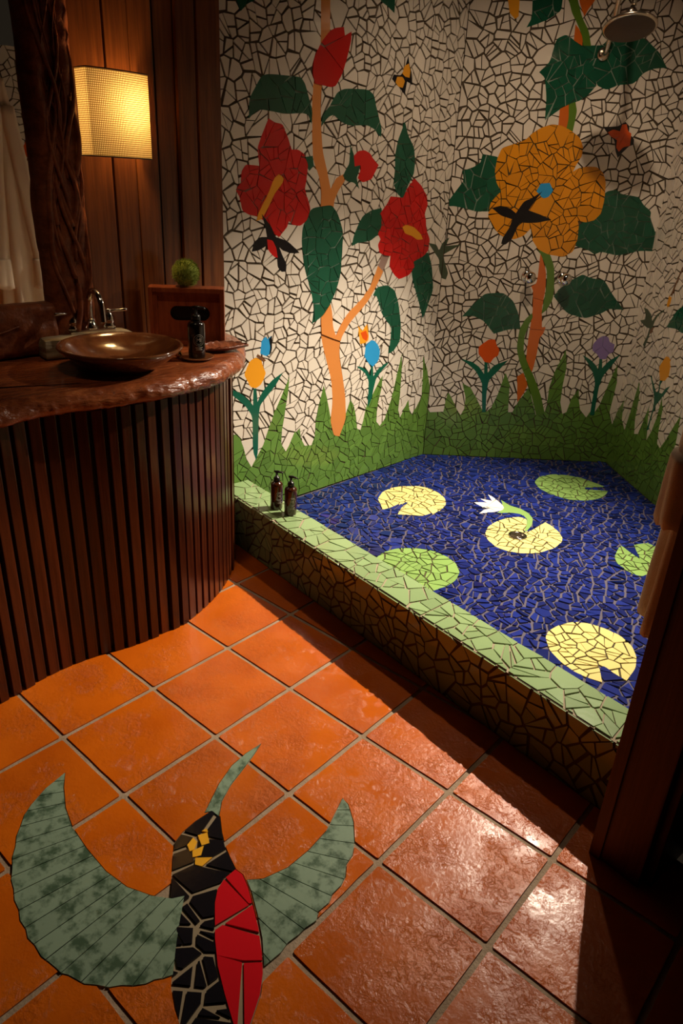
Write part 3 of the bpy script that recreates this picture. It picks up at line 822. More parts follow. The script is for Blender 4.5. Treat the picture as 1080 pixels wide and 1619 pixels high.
right_poly = [(0.004, ZS + 0.004), (LEN_RIGHT - 0.003, ZS + 0.004), (LEN_RIGHT - 0.003, H_WALL), (0.004, H_WALL)]
def Rs(name, kind, px, label=None, **kw): return shape(S_RIGHT, name, kind, px, label, **kw)
grass_r = ZD([(780, 800), (792, 850), (815, 800), (843, 755), (835, 830), (845, 875), (870, 800), (890, 730), (905, 680), (905, 750), (888, 830), (885, 890), (900, 890), (925, 830), (945, 780), (940, 850), (935, 915), (955, 880), (975, 830), (1000, 740), (1000, 800), (985, 870), (978, 930), (990, 948), (1010, 920), (1040, 870), (1075, 815)])
gr = [S_RIGHT.px(q) for q in grass_r]
rg = random.Random(5)
def blades(u0, u1, lo, hi):
    out = []; u = u0
    while u < u1:
        h = rg.uniform(lo + 0.08, hi)
        out += [(u, lo + rg.uniform(-.01, .02)), (u + 0.03, lo + 0.4 * (h - lo)), (u + 0.055 + rg.uniform(-.01, .01), h), (u + 0.07, lo + 0.4 * (h - lo)), (u + 0.085, lo)]
        u += 0.11
    return out
gr = [(-0.1, gr[0][1])] + gr + blades(gr[-1][0] + 0.03, LEN_RIGHT - 0.1, 0.30, 0.62) + [(LEN_RIGHT + 0.1, 0.3), (LEN_RIGHT + 0.1, -0.05), (-0.1, -0.05)]
g = dict(KINDS['grass']); g.update(name='grass', poly=gr, label='green grass blades along the foot of the wall', round=False)
right_shapes = [
    g,
    Rs('leaf', 'leaf', ZE([(408, 742), (490, 610), (540, 565), (600, 560), (680, 600), (640, 700), (600, 790), (540, 795), (490, 755)])),
    Rs('tulip_stem', 'stem', ZE([(350, 1195), (365, 1195), (345, 1300), (370, 1310), (400, 1265), (440, 1245), (410, 1290), (370, 1340), (330, 1390), (300, 1440), (252, 1620), (236, 1620), (290, 1440), (300, 1380), (300, 1320), (265, 1150), (290, 1200), (320, 1300), (335, 1300)])),
    Rs('tulip', 'gold', ZE([(405, 988), (435, 1000), (442, 1080), (430, 1150), (395, 1202), (350, 1195), (345, 1080), (370, 1040)]), 'orange tulip head'),
    Rs('hummingbird_beak', 'brown', ZE([(545, 225), (550, 240), (455, 475), (442, 470)])),
    Rs('hummingbird_throat', 'gold', ZE([(430, 478), (452, 488), (440, 540), (420, 572), (410, 555)])),
    Rs('hummingbird', 'grey', ZE([(410, 575), (340, 640), (310, 690), (290, 740), (265, 800), (220, 918), (206, 890), (240, 820), (262, 752), (240, 745), (210, 720), (182, 685), (225, 675), (230, 640), (218, 576), (250, 590), (275, 630), (285, 688), (320, 640), (335, 625)]), 'grey green hummingbird with long beak'),
    Rs('hummingbird_belly', 'brown', ZE([(290, 738), (300, 745), (285, 790), (262, 800), (265, 770)])),
]
art_layer(S_RIGHT, wall_right, right_shapes, right_poly, dict(piece='white_tile', mat=T_WHITE, size=0.063, gap=0.0074), 13)

# the wall behind the robe, seen in the mirror
MIRROR_OFF = 0.030
def mirrored(q):
    O = S_LEFT.P(0, 0, MIRROR_OFF); n = S_LEFT.n
    P = on_plane(q, O, n); d = (P - CAM).normalized()
    d = d - 2 * d.dot(n) * n
    t = S_END.n.dot(S_END.O - P) / S_END.n.dot(d)
    X = P + d * t - S_END.O
    return (X.dot(S_END.ex), X.dot(S_END.ey))
end_poly = [(0.004, ZS + 0.004), (LEN_END - 0.17, ZS + 0.004), (LEN_END - 0.17, HC + 0.004), (LEN_END - 0.004, HC + 0.004), (LEN_END - 0.004, H_END), (0.004, H_END)]
ge_ = [(-0.1, 0.3)] + blades(0.03, LEN_END - 0.1, 0.30, 0.60) + [(LEN_END + 0.1, 0.3), (LEN_END + 0.1, -0.05), (-0.1, -0.05)]
g = dict(KINDS['grass']); g.update(name='grass', poly=ge_, label='green grass blades along the foot of the wall', round=False)
def disc(c, r, n=14, wob=0.12):
    return [(c[0] + r * (1 + wob * math.cos(5 * 2 * PI * k / n)) * math.cos(2 * PI * k / n), c[1] + r * (1 + wob * math.cos(5 * 2 * PI * k / n)) * math.sin(2 * PI * k / n)) for k in range(n)]
fo = mirrored((58, 238)); fl = mirrored((80, 462)); fb = mirrored((60, 290))
e1 = dict(KINDS['verm']); e1.update(name='hibiscus_flower', poly=disc(fo, 0.075), label='orange flower seen in the mirror', size=0.06)
e2 = dict(KINDS['leaf']); e2.update(name='leaf', poly=[(fl[0] + x, fl[1] + y) for x, y in ((-0.07, -0.05), (0.0, -0.12), (0.05, -0.06), (0.04, 0.05), (0.0, 0.12), (-0.06, 0.04))])
e3 = dict(KINDS['rust']); e3.update(name='hibiscus_stem', poly=[(fb[0] - 0.16, fb[1] - 0.02), (fb[0] + 0.06, fb[1] - 0.015), (fb[0] + 0.06, fb[1] + 0.02), (fb[0] - 0.16, fb[1] + 0.012)])
art_layer(S_END, wall_end, [g, e2, e3, e1], end_poly, dict(piece='white_tile', mat=T_WHITE, size=0.060, gap=0.0058), 14)

# ================================================================== SHOWER FLOOR
def Fs(name, px, m, bed, label, size=0.058, gap=0.0056, piece='pad_tile', **kw):
    d = dict(name=name, poly=[S_POOL.px(q) for q in px], mat=m, bed=bed, label=label, size=size, gap=gap, piece=piece, tilt=0.012)
    d.update(kw); return d
pool_poly = [(-1.248, WC + 0.003), (-1.391, 1.462), (-0.694, 2.335), (CORNER_3.x - 0.006, CORNER_3.y - 0.004), (0.890, WC + 0.003)]
pool_shapes = [
    Fs('lily_pad', ZR([(20, 828), (5, 790), (-12, 760), (20, 715), (80, 690), (150, 680), (240, 680), (320, 695), (380, 725), (415, 760), (420, 800), (390, 830), (340, 855), (270, 870), (200, 862), (115, 858), (140, 815), (185, 778), (130, 795), (70, 815)]), T_PADY, G_YEL, 'pale yellow lily pad near the left wall'),
    Fs('lily_pad', ZP([(340, 338), (290, 342), (240, 358), (205, 380), (190, 410), (200, 440), (240, 475), (300, 495), (370, 503), (440, 498), (500, 480), (535, 450), (537, 430), (520, 405), (490, 378), (460, 362), (430, 380), (400, 398), (365, 405), (377, 385), (377, 350), (360, 342)]), T_PADY, G_YEL, 'pale yellow lily pad around the drain'),
    Fs('lily_pad', ZT([(20, 735), (60, 695), (150, 680), (250, 685), (350, 705), (450, 740), (525, 770), (380, 778), (385, 788), (545, 800), (530, 825), (480, 855), (380, 870), (260, 860), (140, 825), (60, 785)]), T_PADG, G_YEL, 'lime green lily pad below the back wall'),
    Fs('lily_pad', ZP([(770, 520), (785, 485), (800, 465), (885, 528), (858, 462), (920, 455), (980, 480), (1000, 530), (960, 580), (900, 605), (865, 600), (820, 575), (785, 550)]), T_PADG, G_YEL, 'lime green lily pad beside the robe'),
    Fs('lily_pad', ZQ([(724, 520), (760, 495), (820, 478), (900, 477), (980, 490), (1040, 515), (1080, 545), (1100, 590), (1080, 625), (1040, 650), (985, 668), (930, 690), (840, 670), (770, 620), (725, 560)]), T_PADG, G_YEL, 'lime green lily pad beside the curb'),
    Fs('lily_pad', ZP([(460, 880), (475, 850), (520, 825), (580, 810), (650, 815), (730, 840), (800, 875), (850, 920), (870, 970), (865, 1020), (825, 1075), (780, 1050), (740, 1020), (700, 1000), (715, 1082), (660, 1065), (600, 1040), (530, 990), (480, 940)]), T_PADY, G_YEL, 'pale yellow lily pad near the wooden post'),
    Fs('lily_stem', ZP([(262, 260), (300, 285), (350, 300), (385, 320), (405, 345), (400, 375), (377, 402), (366, 402), (378, 370), (378, 345), (350, 325), (310, 318), (243, 320), (272, 300)]), T_PADG, G_LEAF, 'green stem of the white water lily', size=0.14, gap=0.0014, piece='stem_tile'),
    Fs('water_lily', ZP([(203, 237), (232, 252), (268, 284), (275, 298), (268, 306), (235, 316), (164, 322), (185, 305), (215, 299), (180, 294), (139, 272), (180, 271), (205, 276), (159, 254), (210, 262), (222, 266)]), T_LILY, G_LEAF, 'white water lily flower', size=0.085, gap=0.003, piece='petal_tile'),
]
art_layer(S_POOL, pool_floor, pool_shapes, pool_poly, dict(piece='blue_tile', mat=T_COBALT, size=0.054, gap=0.0090, tilt=0.07), 15)

# ---- curb mosaic: top and front
def simple_mosaic(S, parent, poly, piece, m, size, gap, seed, tilt=0.012):
    rnd = random.Random(seed)
    pts = seeds_in(poly, [], [], size, rnd)
    P, bed, pcs = overlay(poly, [], [], cells_from(pts, size, gap, rnd, True), 4e-5)
    lay(S, parent, piece, m, P, pcs, 0.0045, tilt, rnd)
simple_mosaic(S_CTOP, curb, [(CX0 + 0.002, 0.004), (CX1 - 0.002, 0.004), (CX1 - 0.002, WC - 0.002), (CX0 - 0.008, WC - 0.002)], 'curb_top_tile', T_CURB, 0.074, 0.0055, 21)
CURB_FACE = flat_box(S_CFRONT, 'curb_face', CX0 + 0.001, CX1 - 0.001, 0.0, HC - 0.003, 0.0, 0.0015, G_DARK, curb)
simple_mosaic(S_CFRONT, curb, [(CX0 + 0.002, 0.003), (CX1 - 0.002, 0.003), (CX1 - 0.002, HC - 0.001), (CX0 + 0.002, HC - 0.001)], 'curb_front_tile', T_CURBF, 0.070, 0.0075, 22)

# ================================================================== TERRACOTTA FLOOR AND INLAY
TILE = 0.32
G_C, G_S = 0.98707262, -0.16027364
GM = (0.85100528 / 1.0, 0.05218531 / 1.0)     # grid origin, in metres along the grid
def grid(i, j):
    x, y = i * TILE - GM[0], -j * TILE - GM[1]
    return (x * G_C + y * G_S, -x * G_S + y * G_C)
def Fz(px): return [S_FLOOR.px(q) for q in px]
wing_l = Fz(ZF([(185, 130), (180, 170), (185, 230), (205, 285), (245, 345), (300, 410), (360, 455), (430, 480), (490, 488), (525, 480), (510, 560), (500, 630), (492, 705), (465, 714), (440, 718), (415, 730), (380, 735), (345, 734), (310, 740), (275, 733), (240, 730), (215, 716), (195, 705), (175, 700), (160, 685), (140, 668), (118, 652), (100, 620), (80, 600), (75, 575), (58, 550), (55, 520), (42, 492), (40, 460), (33, 435), (36, 400), (36, 370), (45, 340), (48, 310), (60, 280), (70, 250), (90, 220), (130, 175)]))
wing_r = Fz(ZF([(703, 435), (750, 432), (820, 400), (880, 350), (930, 295), (960, 235), (975, 203), (990, 220), (1005, 270), (1008, 330), (1002, 365), (985, 390), (982, 425), (970, 450), (945, 475), (935, 500), (905, 525), (900, 550), (870, 570), (850, 590), (820, 612), (800, 640), (752, 680), (747, 600), (733, 530), (717, 470)]))
beak = Fz(ZF([(583, 243), (600, 210), (625, 160), (660, 110), (700, 75), (743, 47), (720, 80), (690, 120), (655, 165), (630, 210), (623, 253), (603, 238)]))
body = Fz(ZF([(603, 238), (625, 255), (630, 300), (640, 340), (655, 375), (670, 405), (690, 420), (705, 455), (720, 510), (735, 570), (745, 640), (748, 700), (740, 760), (715, 835), (690, 900), (675, 960), (665, 1040), (600, 1050), (570, 960), (535, 885), (520, 860), (500, 800), (490, 740), (495, 650), (505, 560), (520, 487), (485, 485), (490, 430), (492, 380), (497, 330), (520, 300), (555, 270)]))
belly = Fz(ZF([(670, 405), (690, 420), (705, 455), (720, 510), (735, 570), (745, 640), (748, 700), (740, 760), (715, 835), (690, 900), (665, 844), (640, 760), (620, 680), (612, 600), (612, 500), (620, 460), (640, 430)]))
golds = [Fz(ZF(p)) for p in ([(533, 335), (550, 314), (561, 326), (552, 350), (540, 354)], [(563, 308), (590, 300), (596, 330), (574, 337)], [(574, 296), (588, 288), (592, 299)], [(548, 352), (580, 338), (572, 365), (548, 370)], [(556, 372), (604, 371), (575, 396), (555, 391)])]
def grow(poly, d):
    p = ccw(poly); n = len(p); out = []
    for i in range(n):
        a, b, c = Vector(p[i - 1]), Vector(p[i]), Vector(p[(i + 1) % n])
        e1 = (b - a).normalized(); e2 = (c - b).normalized()
        n1 = Vector((e1.y, -e1.x)); n2 = Vector((e2.y, -e2.x))
        m_ = (n1 + n2)
        m_ = m_.normalized() if m_.length > 0.2 else n1
        q = b + m_ * d
        out.append((q.x, q.y))
    return out
holes = [grow(p, 0.0025) for p in (wing_l, wing_r, beak, body)]
fl_poly = [(-1.20, -2.69), (2.49, -2.69), (2.49, -0.003), (-1.20, -0.003)]
rnd = random.Random(31)
GAP = 0.0072
for i in range(-5, 11):
    for j in range(-2, 11):
        w = [rnd.uniform(-0.0015, 0.0015) for _ in range(4)]
        c = [grid(i + a, j + b) for a, b in ((0, 0), (1, 0), (1, 1), (0, 1))]
        cx = sum(q[0] for q in c) / 4; cy = sum(q[1] for q in c) / 4
        if not (-1.7 < cx < 2.7 and -2.9 < cy < 0.25): continue
        k = 1 - 2 * GAP / TILE
        # rounded, slightly uneven tile outline
        out = []
        for a in range(4):
            p, q = Vector(c[a]), Vector(c[(a + 1) % 4])
            ctr = Vector((cx, cy))
            p = ctr + (p - ctr) * k; q = ctr + (q - ctr) * k
            for t in (0.012, 0.2, 0.4, 0.6, 0.8, 0.988):
                s_ = p.lerp(q, t); nn = (s_ - ctr).normalized()
                s_ = s_ + nn * rnd.uniform(-0.0014, 0.0008)
                out.append((s_.x, s_.y))
        bb = bbox(out)
        mns = [h for h in holes if bb_hit(bbox(h), bb)]
        P, bed, pcs = overlay(out, mns, [fl_poly], [[(bb[0] - .01, bb[1] - .01), (bb[2] + .01, bb[1] - .01), (bb[2] + .01, bb[3] + .01), (bb[0] - .01, bb[3] + .01)]], 2e-4)
        for A, tris in pcs:
            (ax, ay), vs, fs = piece_mesh(P, tris, 0.0, rnd, 0.0012, -0.006)
            mk('floor_tile', vs, fs, M_TERRA, floor, False, Matrix.Translation((ax, ay, 0)))

bird = mk('hummingbird_inlay', *(lambda p: ([(x, y, -0.0030) for x, y in p], [tuple(range(len(p)))]))(ccw(grow(body, 0.0025))), mat('inlay_grout', (0.27, 0.20, 0.12), rough=0.9), floor)
bird['label'] = 'hummingbird inlay with green marble wings and black mosaic body'
def inlay_piece(name, poly, m, lab=None):
    p = ccw(poly)
    P, bed, pcs = overlay(p, [], [], [p], 0)
    for A, tris in pcs:
        (ax, ay), vs, fs = piece_mesh(P, tris, 0.0012, rnd, 0.0, -0.006)
        o = mk(name, vs, fs, m, bird, False, Matrix.Translation((ax, ay, 0)))
        if lab: o['label'] = lab
def strips(poly, origin, a0, a1, n, gap):
    """feathers: strips between rays that fan out from a far point"""
    O = Vector(origin); cells = []
    for k in range(n):
        t0 = a0 + (a1 - a0) * k / n; t1 = a0 + (a1 - a0) * (k + 1) / n
        d0 = Vector((math.cos(t0), math.sin(t0))); d1 = Vector((math.cos(t1), math.sin(t1)))
        n0 = Vector((-d0.y, d0.x)); n1 = Vector((d1.y, -d1.x))
        q = [O + d0 * 0.09 + n0 * gap, O + d0 * 2.5 + n0 * gap, O + d1 * 2.5 + n1 * gap, O + d1 * 0.09 + n1 * gap]
        cells.append(ccw([(v.x, v.y) for v in q]))
    return cells
def feather_wing(poly, org_px, p0, p1, n):
    o = S_FLOOR.px(ZF([org_px])[0]); a = S_FLOOR.px(ZF([p0])[0]); b = S_FLOOR.px(ZF([p1])[0])
    t0 = math.atan2(a[1] - o[1], a[0] - o[0]); t1 = math.atan2(b[1] - o[1], b[0] - o[0])
    while t1 - t0 > PI: t1 -= 2 * PI
    while t0 - t1 > PI: t1 += 2 * PI
    if t1 < t0: t0, t1 = t1, t0
    P, bed, pcs = overlay(poly, [], [], strips(poly, o, t0, t1, n, 0.0010), 4e-5)
    for A, tris in pcs:
        (ax, ay), vs, fs = piece_mesh(P, tris, 0.0012 + rnd.uniform(0, 0.0004), rnd, 0.002, -0.006)
        mk('wing_feather', vs, fs, M_MARBLE, bird, False, Matrix.Translation((ax, ay, 0)))
M_GROOVE = mat('dark_olive_joint', (0.028, 0.036, 0.018), rough=0.9)
for w_ in (wing_l, wing_r, beak):
    p_ = ccw(w_); P, bed, pcs = overlay(p_, [], [], [p_], 0)
    idx = sorted({i for t in bed for i in t}); mp = {i: n for n, i in enumerate(idx)}
    mk('wing_bed', [(P[i][0], P[i][1], -0.0025) for i in idx], [tuple(mp[i] for i in t) for t in bed], M_GROOVE, bird)
feather_wing(wing_l, (900, 60), (0, 60), (420, 900), 20)
feather_wing(wing_r, (420, 250), (1100, 180), (720, 900), 12)
inlay_piece('beak', beak, M_MARBLE, 'curved green marble beak')
art = [dict(name='body', poly=body, piece='body_tile', mat=T_BLACK, bed=G_DARK, size=0.062, gap=0.0092, parent=bird, round=False, h=0.0012, tilt=0.006),
       dict(name='belly', poly=belly, piece='belly_tile', mat=tile('scarlet_ceramic', (0.55, 0.008, 0.014), 0.06), bed=G_DARK, size=0.085, gap=0.0070, parent=bird, round=False, h=0.0012, tilt=0.006)]
for gp in golds:
    art.append(dict(name='eye', poly=gp, piece='eye_tile', mat=T_GOLD, bed=G_DARK, size=0.2, gap=0.001, parent=bird, round=False, h=0.0014, tilt=0.01))
rb = random.Random(8)
for k, s_ in enumerate(art):
    s_['poly'] = ccw(s_['poly']); s_['bb'] = bbox(s_['poly'])
for k, s_ in enumerate(art):
    minus = [grow(t['poly'], 0.002) for t in art[k + 1:] if bb_hit(t['bb'], s_['bb'])]
    pts = seeds_in(s_['poly'], minus, [], s_['size'], rb)
    x0, y0, x1, y1 = s_['bb']
    cells = cells_from(pts, s_['size'], s_['gap'], rb, True) if len(pts) > 1 else [[(x0 - .01, y0 - .01), (x1 + .01, y0 - .01), (x1 + .01, y1 + .01), (x0 - .01, y1 + .01)]]
    P, bed, pcs = overlay(s_['poly'], minus, [], cells, 3e-5)
    for A, tris in pcs:
        (ax, ay), vs, fs = piece_mesh(P, tris, s_['h'], rb, s_['tilt'], -0.006)
        mk(s_['piece'], vs, fs, s_['mat'], bird, False, Matrix.Translation((ax, ay, 0)))
flush_mosaic()

# ================================================================== POST
post = tag(empty('wooden_post', (0.857, -0.147, 0)), 'dark square wooden post standing at the end of the curb', 'post')
box('post_shaft', (0.0, 0.0, 0.0), (0.122, 0.20, 3.04), M_POST, post, 0.004)
box('post_shaft_trim', (0.122, 0.030, 0.0), (0.142, 0.20, 3.04), M_POST, post, 0.003)
box('post_edge_strip', (-0.012, -0.006, 0.0), (0.018, 0.0, 3.04), M_POST, post, 0.0015)

# ================================================================== VANITY
ZT_SLAB, ZB_SLAB = 0.955, 0.888
vp_ctrl = [(-1.255, -0.005), (-1.14, -0.030), (-1.0, -0.090), (-0.885, -0.185), (-0.80, -0.285), (-0.735, -0.39), (-0.69, -0.49), (-0.672, -0.60), (-0.668, -0.72),
           (-0.678, -0.83), (-0.676, -0.95), (-0.655, -1.06), (-0.62, -1.19), (-0.595, -1.33), (-0.59, -1.48), (-0.625, -1.63), (-0.72, -1.76), (-0.88, -1.85), (-1.08, -1.88)]
vpath = catmull([(x, y, 0) for x, y in vp_ctrl], 10)
vanity = tag(empty('vanity_cabinet', (-0.95, -0.8, 0)), 'curved vanity cabinet clad in upright dark wooden slats', 'cabinet')
IV = Matrix.Translation((0.95, 0.8, 0))
def offset_path(path, d):
    out = []
    for i, p in enumerate(path):
        t = (path[min(i + 1, len(path) - 1)] - path[max(i - 1, 0)]).normalized()
        n = Vector((-t.y, t.x, 0))          # path runs towards the left: outward is to its left
        dd = d(p) if callable(d) else d
        out.append(p + n * dd)
    return out
inner = offset_path(vpath, -0.026)
wall_back_pts = [S_LEFT.P(-1.93, 0, 0.03), S_LEFT.P(-0.02, 0, 0.03)]
ring = [Vector((p.x, p.y, 0)) for p in inner] + wall_back_pts
nb = len(ring)
mk('carcass', [p + Vector((0.95, 0.8, 0.002)) for p in ring] + [p + Vector((0.95, 0.8, ZB_SLAB - 0.002)) for p in ring],
   [tuple(range(nb))[::-1], tuple(range(nb, 2 * nb))] + [(i, (i + 1) % nb, (i + 1) % nb + nb, i + nb) for i in range(nb)], M_WOOD_D, vanity)
# walk along the path and stand the slats
acc = 0.0; nxt = 0.02; sl = 0
slat_me = []
for v in range(4):
    bm = bmesh.new(); wv = 0.0142 + 0.0011 * v; dv = 0.006 * (v % 2)
    add_box(bm, (-wv, -0.022, 0.001), (wv, 0.0 - dv, ZB_SLAB - 0.001), 0.002)
    bmesh.ops.recalc_face_normals(bm, faces=bm.faces[:])
    me = bpy.data.meshes.new('slat'); bm.to_mesh(me); bm.free(); me.materials.append(M_WOOD); slat_me.append(me)
rs = random.Random(3)
for i in range(len(vpath) - 1):
    a, b = vpath[i], vpath[i + 1]; L_ = (b - a).length
    while nxt <= acc + L_:
        p = a.lerp(b, (nxt - acc) / L_); t = (b - a).normalized()
        o = bpy.data.objects.new('slat', slat_me[rs.randrange(4)])
        COL.objects.link(o); o.parent = vanity
        ang = math.atan2(t.y, t.x)
        o.matrix_basis = IV @ Matrix.Translation(p) @ Matrix.Rotation(ang, 4, 'Z')
        nxt += 0.0455
    acc += L_

# countertop slab with a live edge
def lip(p): return 0.052 if p.y > -0.34 else (0.022 + 0.03 * max(0.0, 1 - (-0.34 - p.y) / 0.12))
base_out = offset_path(vpath[3:], lip)
fine = []
for i in range(len(base_out) - 1):
    fine += [base_out[i].lerp(base_out[i + 1], k / 2) for k in range(2)]
fine.append(base_out[-1])
rear = [S_LEFT.P(-1.96, 0, 0.03), S_LEFT.P(-0.075, 0, 0.03)]
cen = Vector((-0.95, -0.85, 0))
prof = [(-0.045, 0.0), (-0.012, 0.003), (0.004, 0.014), (0.006, 0.030), (0.0, 0.046), (-0.012, 0.058), (-0.030, 0.065), (-0.060, 0.067)]
vs, fs = [], []
full = fine + rear; nf = len(full)
for (d, dz) in prof:
    for i, p in enumerate(full):
        if i < len(fine):
            t = (full[min(i + 1, len(fine) - 1)] - full[max(i - 1, 0)]).normalized(); n = Vector((-t.y, t.x, 0))
            wob = 0.016 * noise.noise(Vector((p.x * 6, p.y * 6, dz * 18))) + 0.006 * noise.noise(Vector((p.x * 21, p.y * 21, dz * 60))) + 0.004 * noise.noise(Vector((p.x * 55, p.y * 55, dz * 90)))
            q = p + n * (d + wob)
            q.z = ZB_SLAB + dz + (0.004 * noise.noise(Vector((p.x * 14, p.y * 14, 3.3))) if 0 < dz < 0.06 else 0)
        else:
            q = Vector((p.x, p.y, ZB_SLAB + dz))
        vs.append(q)
for r in range(len(prof) - 1):
    for i in range(nf):
        j = (i + 1) % nf
        fs.append((r * nf + i, r * nf + j, (r + 1) * nf + j, (r + 1) * nf + i))
fs.append(tuple(range(nf))[::-1]); fs.append(tuple((len(prof) - 1) * nf + i for i in range(nf)))
slab = mk('countertop', vs, fs, M_SLAB)
bm = bmesh.new(); bm.from_mesh(slab.data); bmesh.ops.recalc_face_normals(bm, faces=bm.faces[:]); bmesh.ops.triangulate(bm, faces=[f for f in bm.faces if len(f.verts) > 4]); bm.to_mesh(slab.data); bm.free()
for p_ in slab.data.polygons: p_.use_smooth = abs(p_.normal.z) < 0.95
tag(slab, 'reddish live-edge wooden slab countertop on the slatted vanity', 'countertop')

# ================================================================== SINK, STONE, TAP
ZC_ = ZT_SLAB + 0.001
sink = tag(empty('vessel_sink', (-0.865, -0.595, ZC_)), 'shallow glazed brown vessel sink on the countertop', 'sink')
lathe('bowl', [(0.0, 0.0), (0.10, 0.0), (0.112, 0.004), (0.150, 0.028), (0.182, 0.052), (0.197, 0.066), (0.2015, 0.074), (0.198, 0.078), (0.190, 0.076), (0.178, 0.064), (0.150, 0.042), (0.105, 0.020), (0.05, 0.012), (0.022, 0.010)], M_BOWL, sink, 56, cap=False)
lathe('sink_drain', [(0.0, 0.0095), (0.020, 0.0095), (0.024, 0.0125), (0.020, 0.0135), (0.0, 0.0135)], M_CHROME, sink, 24, cap=False)

bm = bmesh.new()
add_box(bm, (-0.062, -0.175, 0), (0.062, 0.150, 0.066), 0.012)
bmesh.ops.subdivide_edges(bm, edges=bm.edges[:], cuts=4, use_grid_fill=True)
for v in bm.verts:
    if v.co.z > 0.002:
        k = noise.noise(Vector((v.co.x * 18, v.co.y * 18, v.co.z * 40)))
        v.co += Vector((v.co.x, v.co.y * 0.4, 0)).normalized() * k * 0.008
        v.co.z += 0.004 * noise.noise(v.co * 22)
    v.co.z = max(v.co.z, 0.0)
stone = mk_bm('stone_ledge', bm, M_STONE, None, True, Matrix.Translation((-1.125, -0.60, ZC_)))
tag(stone, 'rough beige travertine block under the tap', 'stone')

ZF_ = ZC_ + 0.069
tap = tag(empty('basin_tap', (-1.135, -0.585, ZF_)), 'chrome two-handle tap with arched spout on the stone block', 'tap')
box('base_plate', (-0.024, -0.082, -0.004), (0.024, 0.082, 0.012), M_CHROME, tap, 0.006)
arc = [(0, 0, 0.01), (0, 0, 0.06)] + [(0.058 - 0.058 * math.cos(a), 0, 0.085 + 0.062 * math.sin(a)) for a in [k * PI / 10 for k in range(0, 10)]] + [(0.118, 0, 0.066), (0.120, 0, 0.050)]
tube('spout', catmull(arc, 3), 0.0105, M_CHROME, tap, 14)
lathe('spout_base', [(0.0, 0.010), (0.024, 0.010), (0.026, 0.016), (0.018, 0.028), (0.013, 0.045), (0.0, 0.045)], M_CHROME, tap, 24, cap=False)
for sy in (-1, 1):
    h = lathe('handle', [(0.0, 0.0), (0.022, 0.0), (0.024, 0.008), (0.019, 0.014), (0.022, 0.022), (0.021, 0.036), (0.012, 0.050), (0.010, 0.056), (0.012, 0.060), (0.006, 0.066), (0.0, 0.067)], M_CHROME, tap, 24, Matrix.Translation((0, sy * 0.066, 0.010)), cap=False)
    tube('lever', [(0, 0, 0.057), (0.012, sy * 0.030, 0.060), (0.018, sy * 0.056, 0.061), (0.020, sy * 0.064, 0.061)], [0.005, 0.0045, 0.006, 0.004], M_CHROME, h, 10)

# ================================================================== MIRROR WITH CARVED FRAME
mirror = tag(empty('wall_mirror', S_LEFT.P(-1.10, ZC_, 0.026)), 'wall mirror in a heavy carved wooden frame above the countertop', 'mirror')
IMR = Matrix.Translation(-S_LEFT.P(-1.10, ZC_, 0.026))
MF = IMR @ S_LEFT.M
def in_frame(pts): return pts
U0, U1, UB, V0, V1, VT = -1.50, -0.715, -0.565, 1.128, 2.20, 2.36
mk('mirror_glass', [(U0, V0 - 0.01, MIRROR_OFF), (U1 + 0.01, V0 - 0.01, MIRROR_OFF), (U1 + 0.01, V1 + 0.01, MIRROR_OFF), (U0, V1 + 0.01, MIRROR_OFF)], [(0, 1, 2, 3)], M_MIRROR, mirror, False, MF)
def carved(name, u0, u1, v0, v1, w, seed, vert=True):
    nu = max(2, int((u1 - u0) / 0.012)); nv = max(2, int((v1 - v0) / 0.012))
    vs, fs = [], []
    for j in range(nv + 1):
        for i in range(nu + 1):
            u = u0 + (u1 - u0) * i / nu; v = v0 + (v1 - v0) * j / nv
            e = min(i, nu - i) / nu if vert else min(j, nv - j) / nv
            rel = 0.012 * noise.noise(Vector((u * 22 + seed, v * 6, 0)) if vert else Vector((u * 6 + seed, v * 22, 0))) + 0.007 * noise.noise(Vector((u * 50, v * 24, seed)))
            round_ = 0.020 * (1 - min(1.0, e * 5)) ** 2
            vs.append((u, v, w + rel - round_))
    n0 = len(vs)
    for j in range(nv):
        for i in range(nu):
            a = j * (nu + 1) + i
            fs.append((a, a + 1, a + nu + 2, a + nu + 1))
    # sides
    edge = [i for i in range(nu + 1)] + [j * (nu + 1) + nu for j in range(1, nv + 1)] + [nv * (nu + 1) + i for i in range(nu - 1, -1, -1)] + [j * (nu + 1) for j in range(nv - 1, 0, -1)]
    for k in edge: vs.append((vs[k][0], vs[k][1], 0.0265))
    m_ = len(edge)
    for k in range(m_):
        k2 = (k + 1) % m_
        fs.append((edge[k2], edge[k], n0 + k, n0 + k2))
    return mk(name, vs, fs, M_CARVE, mirror, True, MF)
stile = carved('frame_stile', U1, UB, V0 - 0.17, VT, 0.082, 1.7)
carved('frame_stile', U0 - 0.16, U0, V0 - 0.17, VT, 0.082, 8.1)
rail = carved('frame_rail', U0, U1, V0 - 0.17, V0, 0.076, 4.2, False)
carved('frame_rail', U0, U1, V1, VT, 0.076, 5.9, False)
rv = random.Random(12)
for k in range(15):                       # carved roots climbing the frame
    v = V0 - 0.1 + rv.random() * 0.5; u = rv.uniform(U1 + 0.03, UB - 0.03); pts = []
    du = rv.uniform(-0.4, 0.4)
    for q in range(12):
        pts.append((u, v, 0.082 + 0.010 * math.sin(q * 0.9 + k)))
        v += 0.075; u += 0.024 * math.sin(q * 0.8 + k * 2.1) + du * 0.010
        u = min(max(u, U1 + 0.015), UB - 0.015)
    r0 = rv.uniform(0.006, 0.012)
    tube('carved_root', catmull(pts, 4), [r0 * (1 - 0.75 * i / 45) for i in range(45)], M_CARVE, stile, 8)
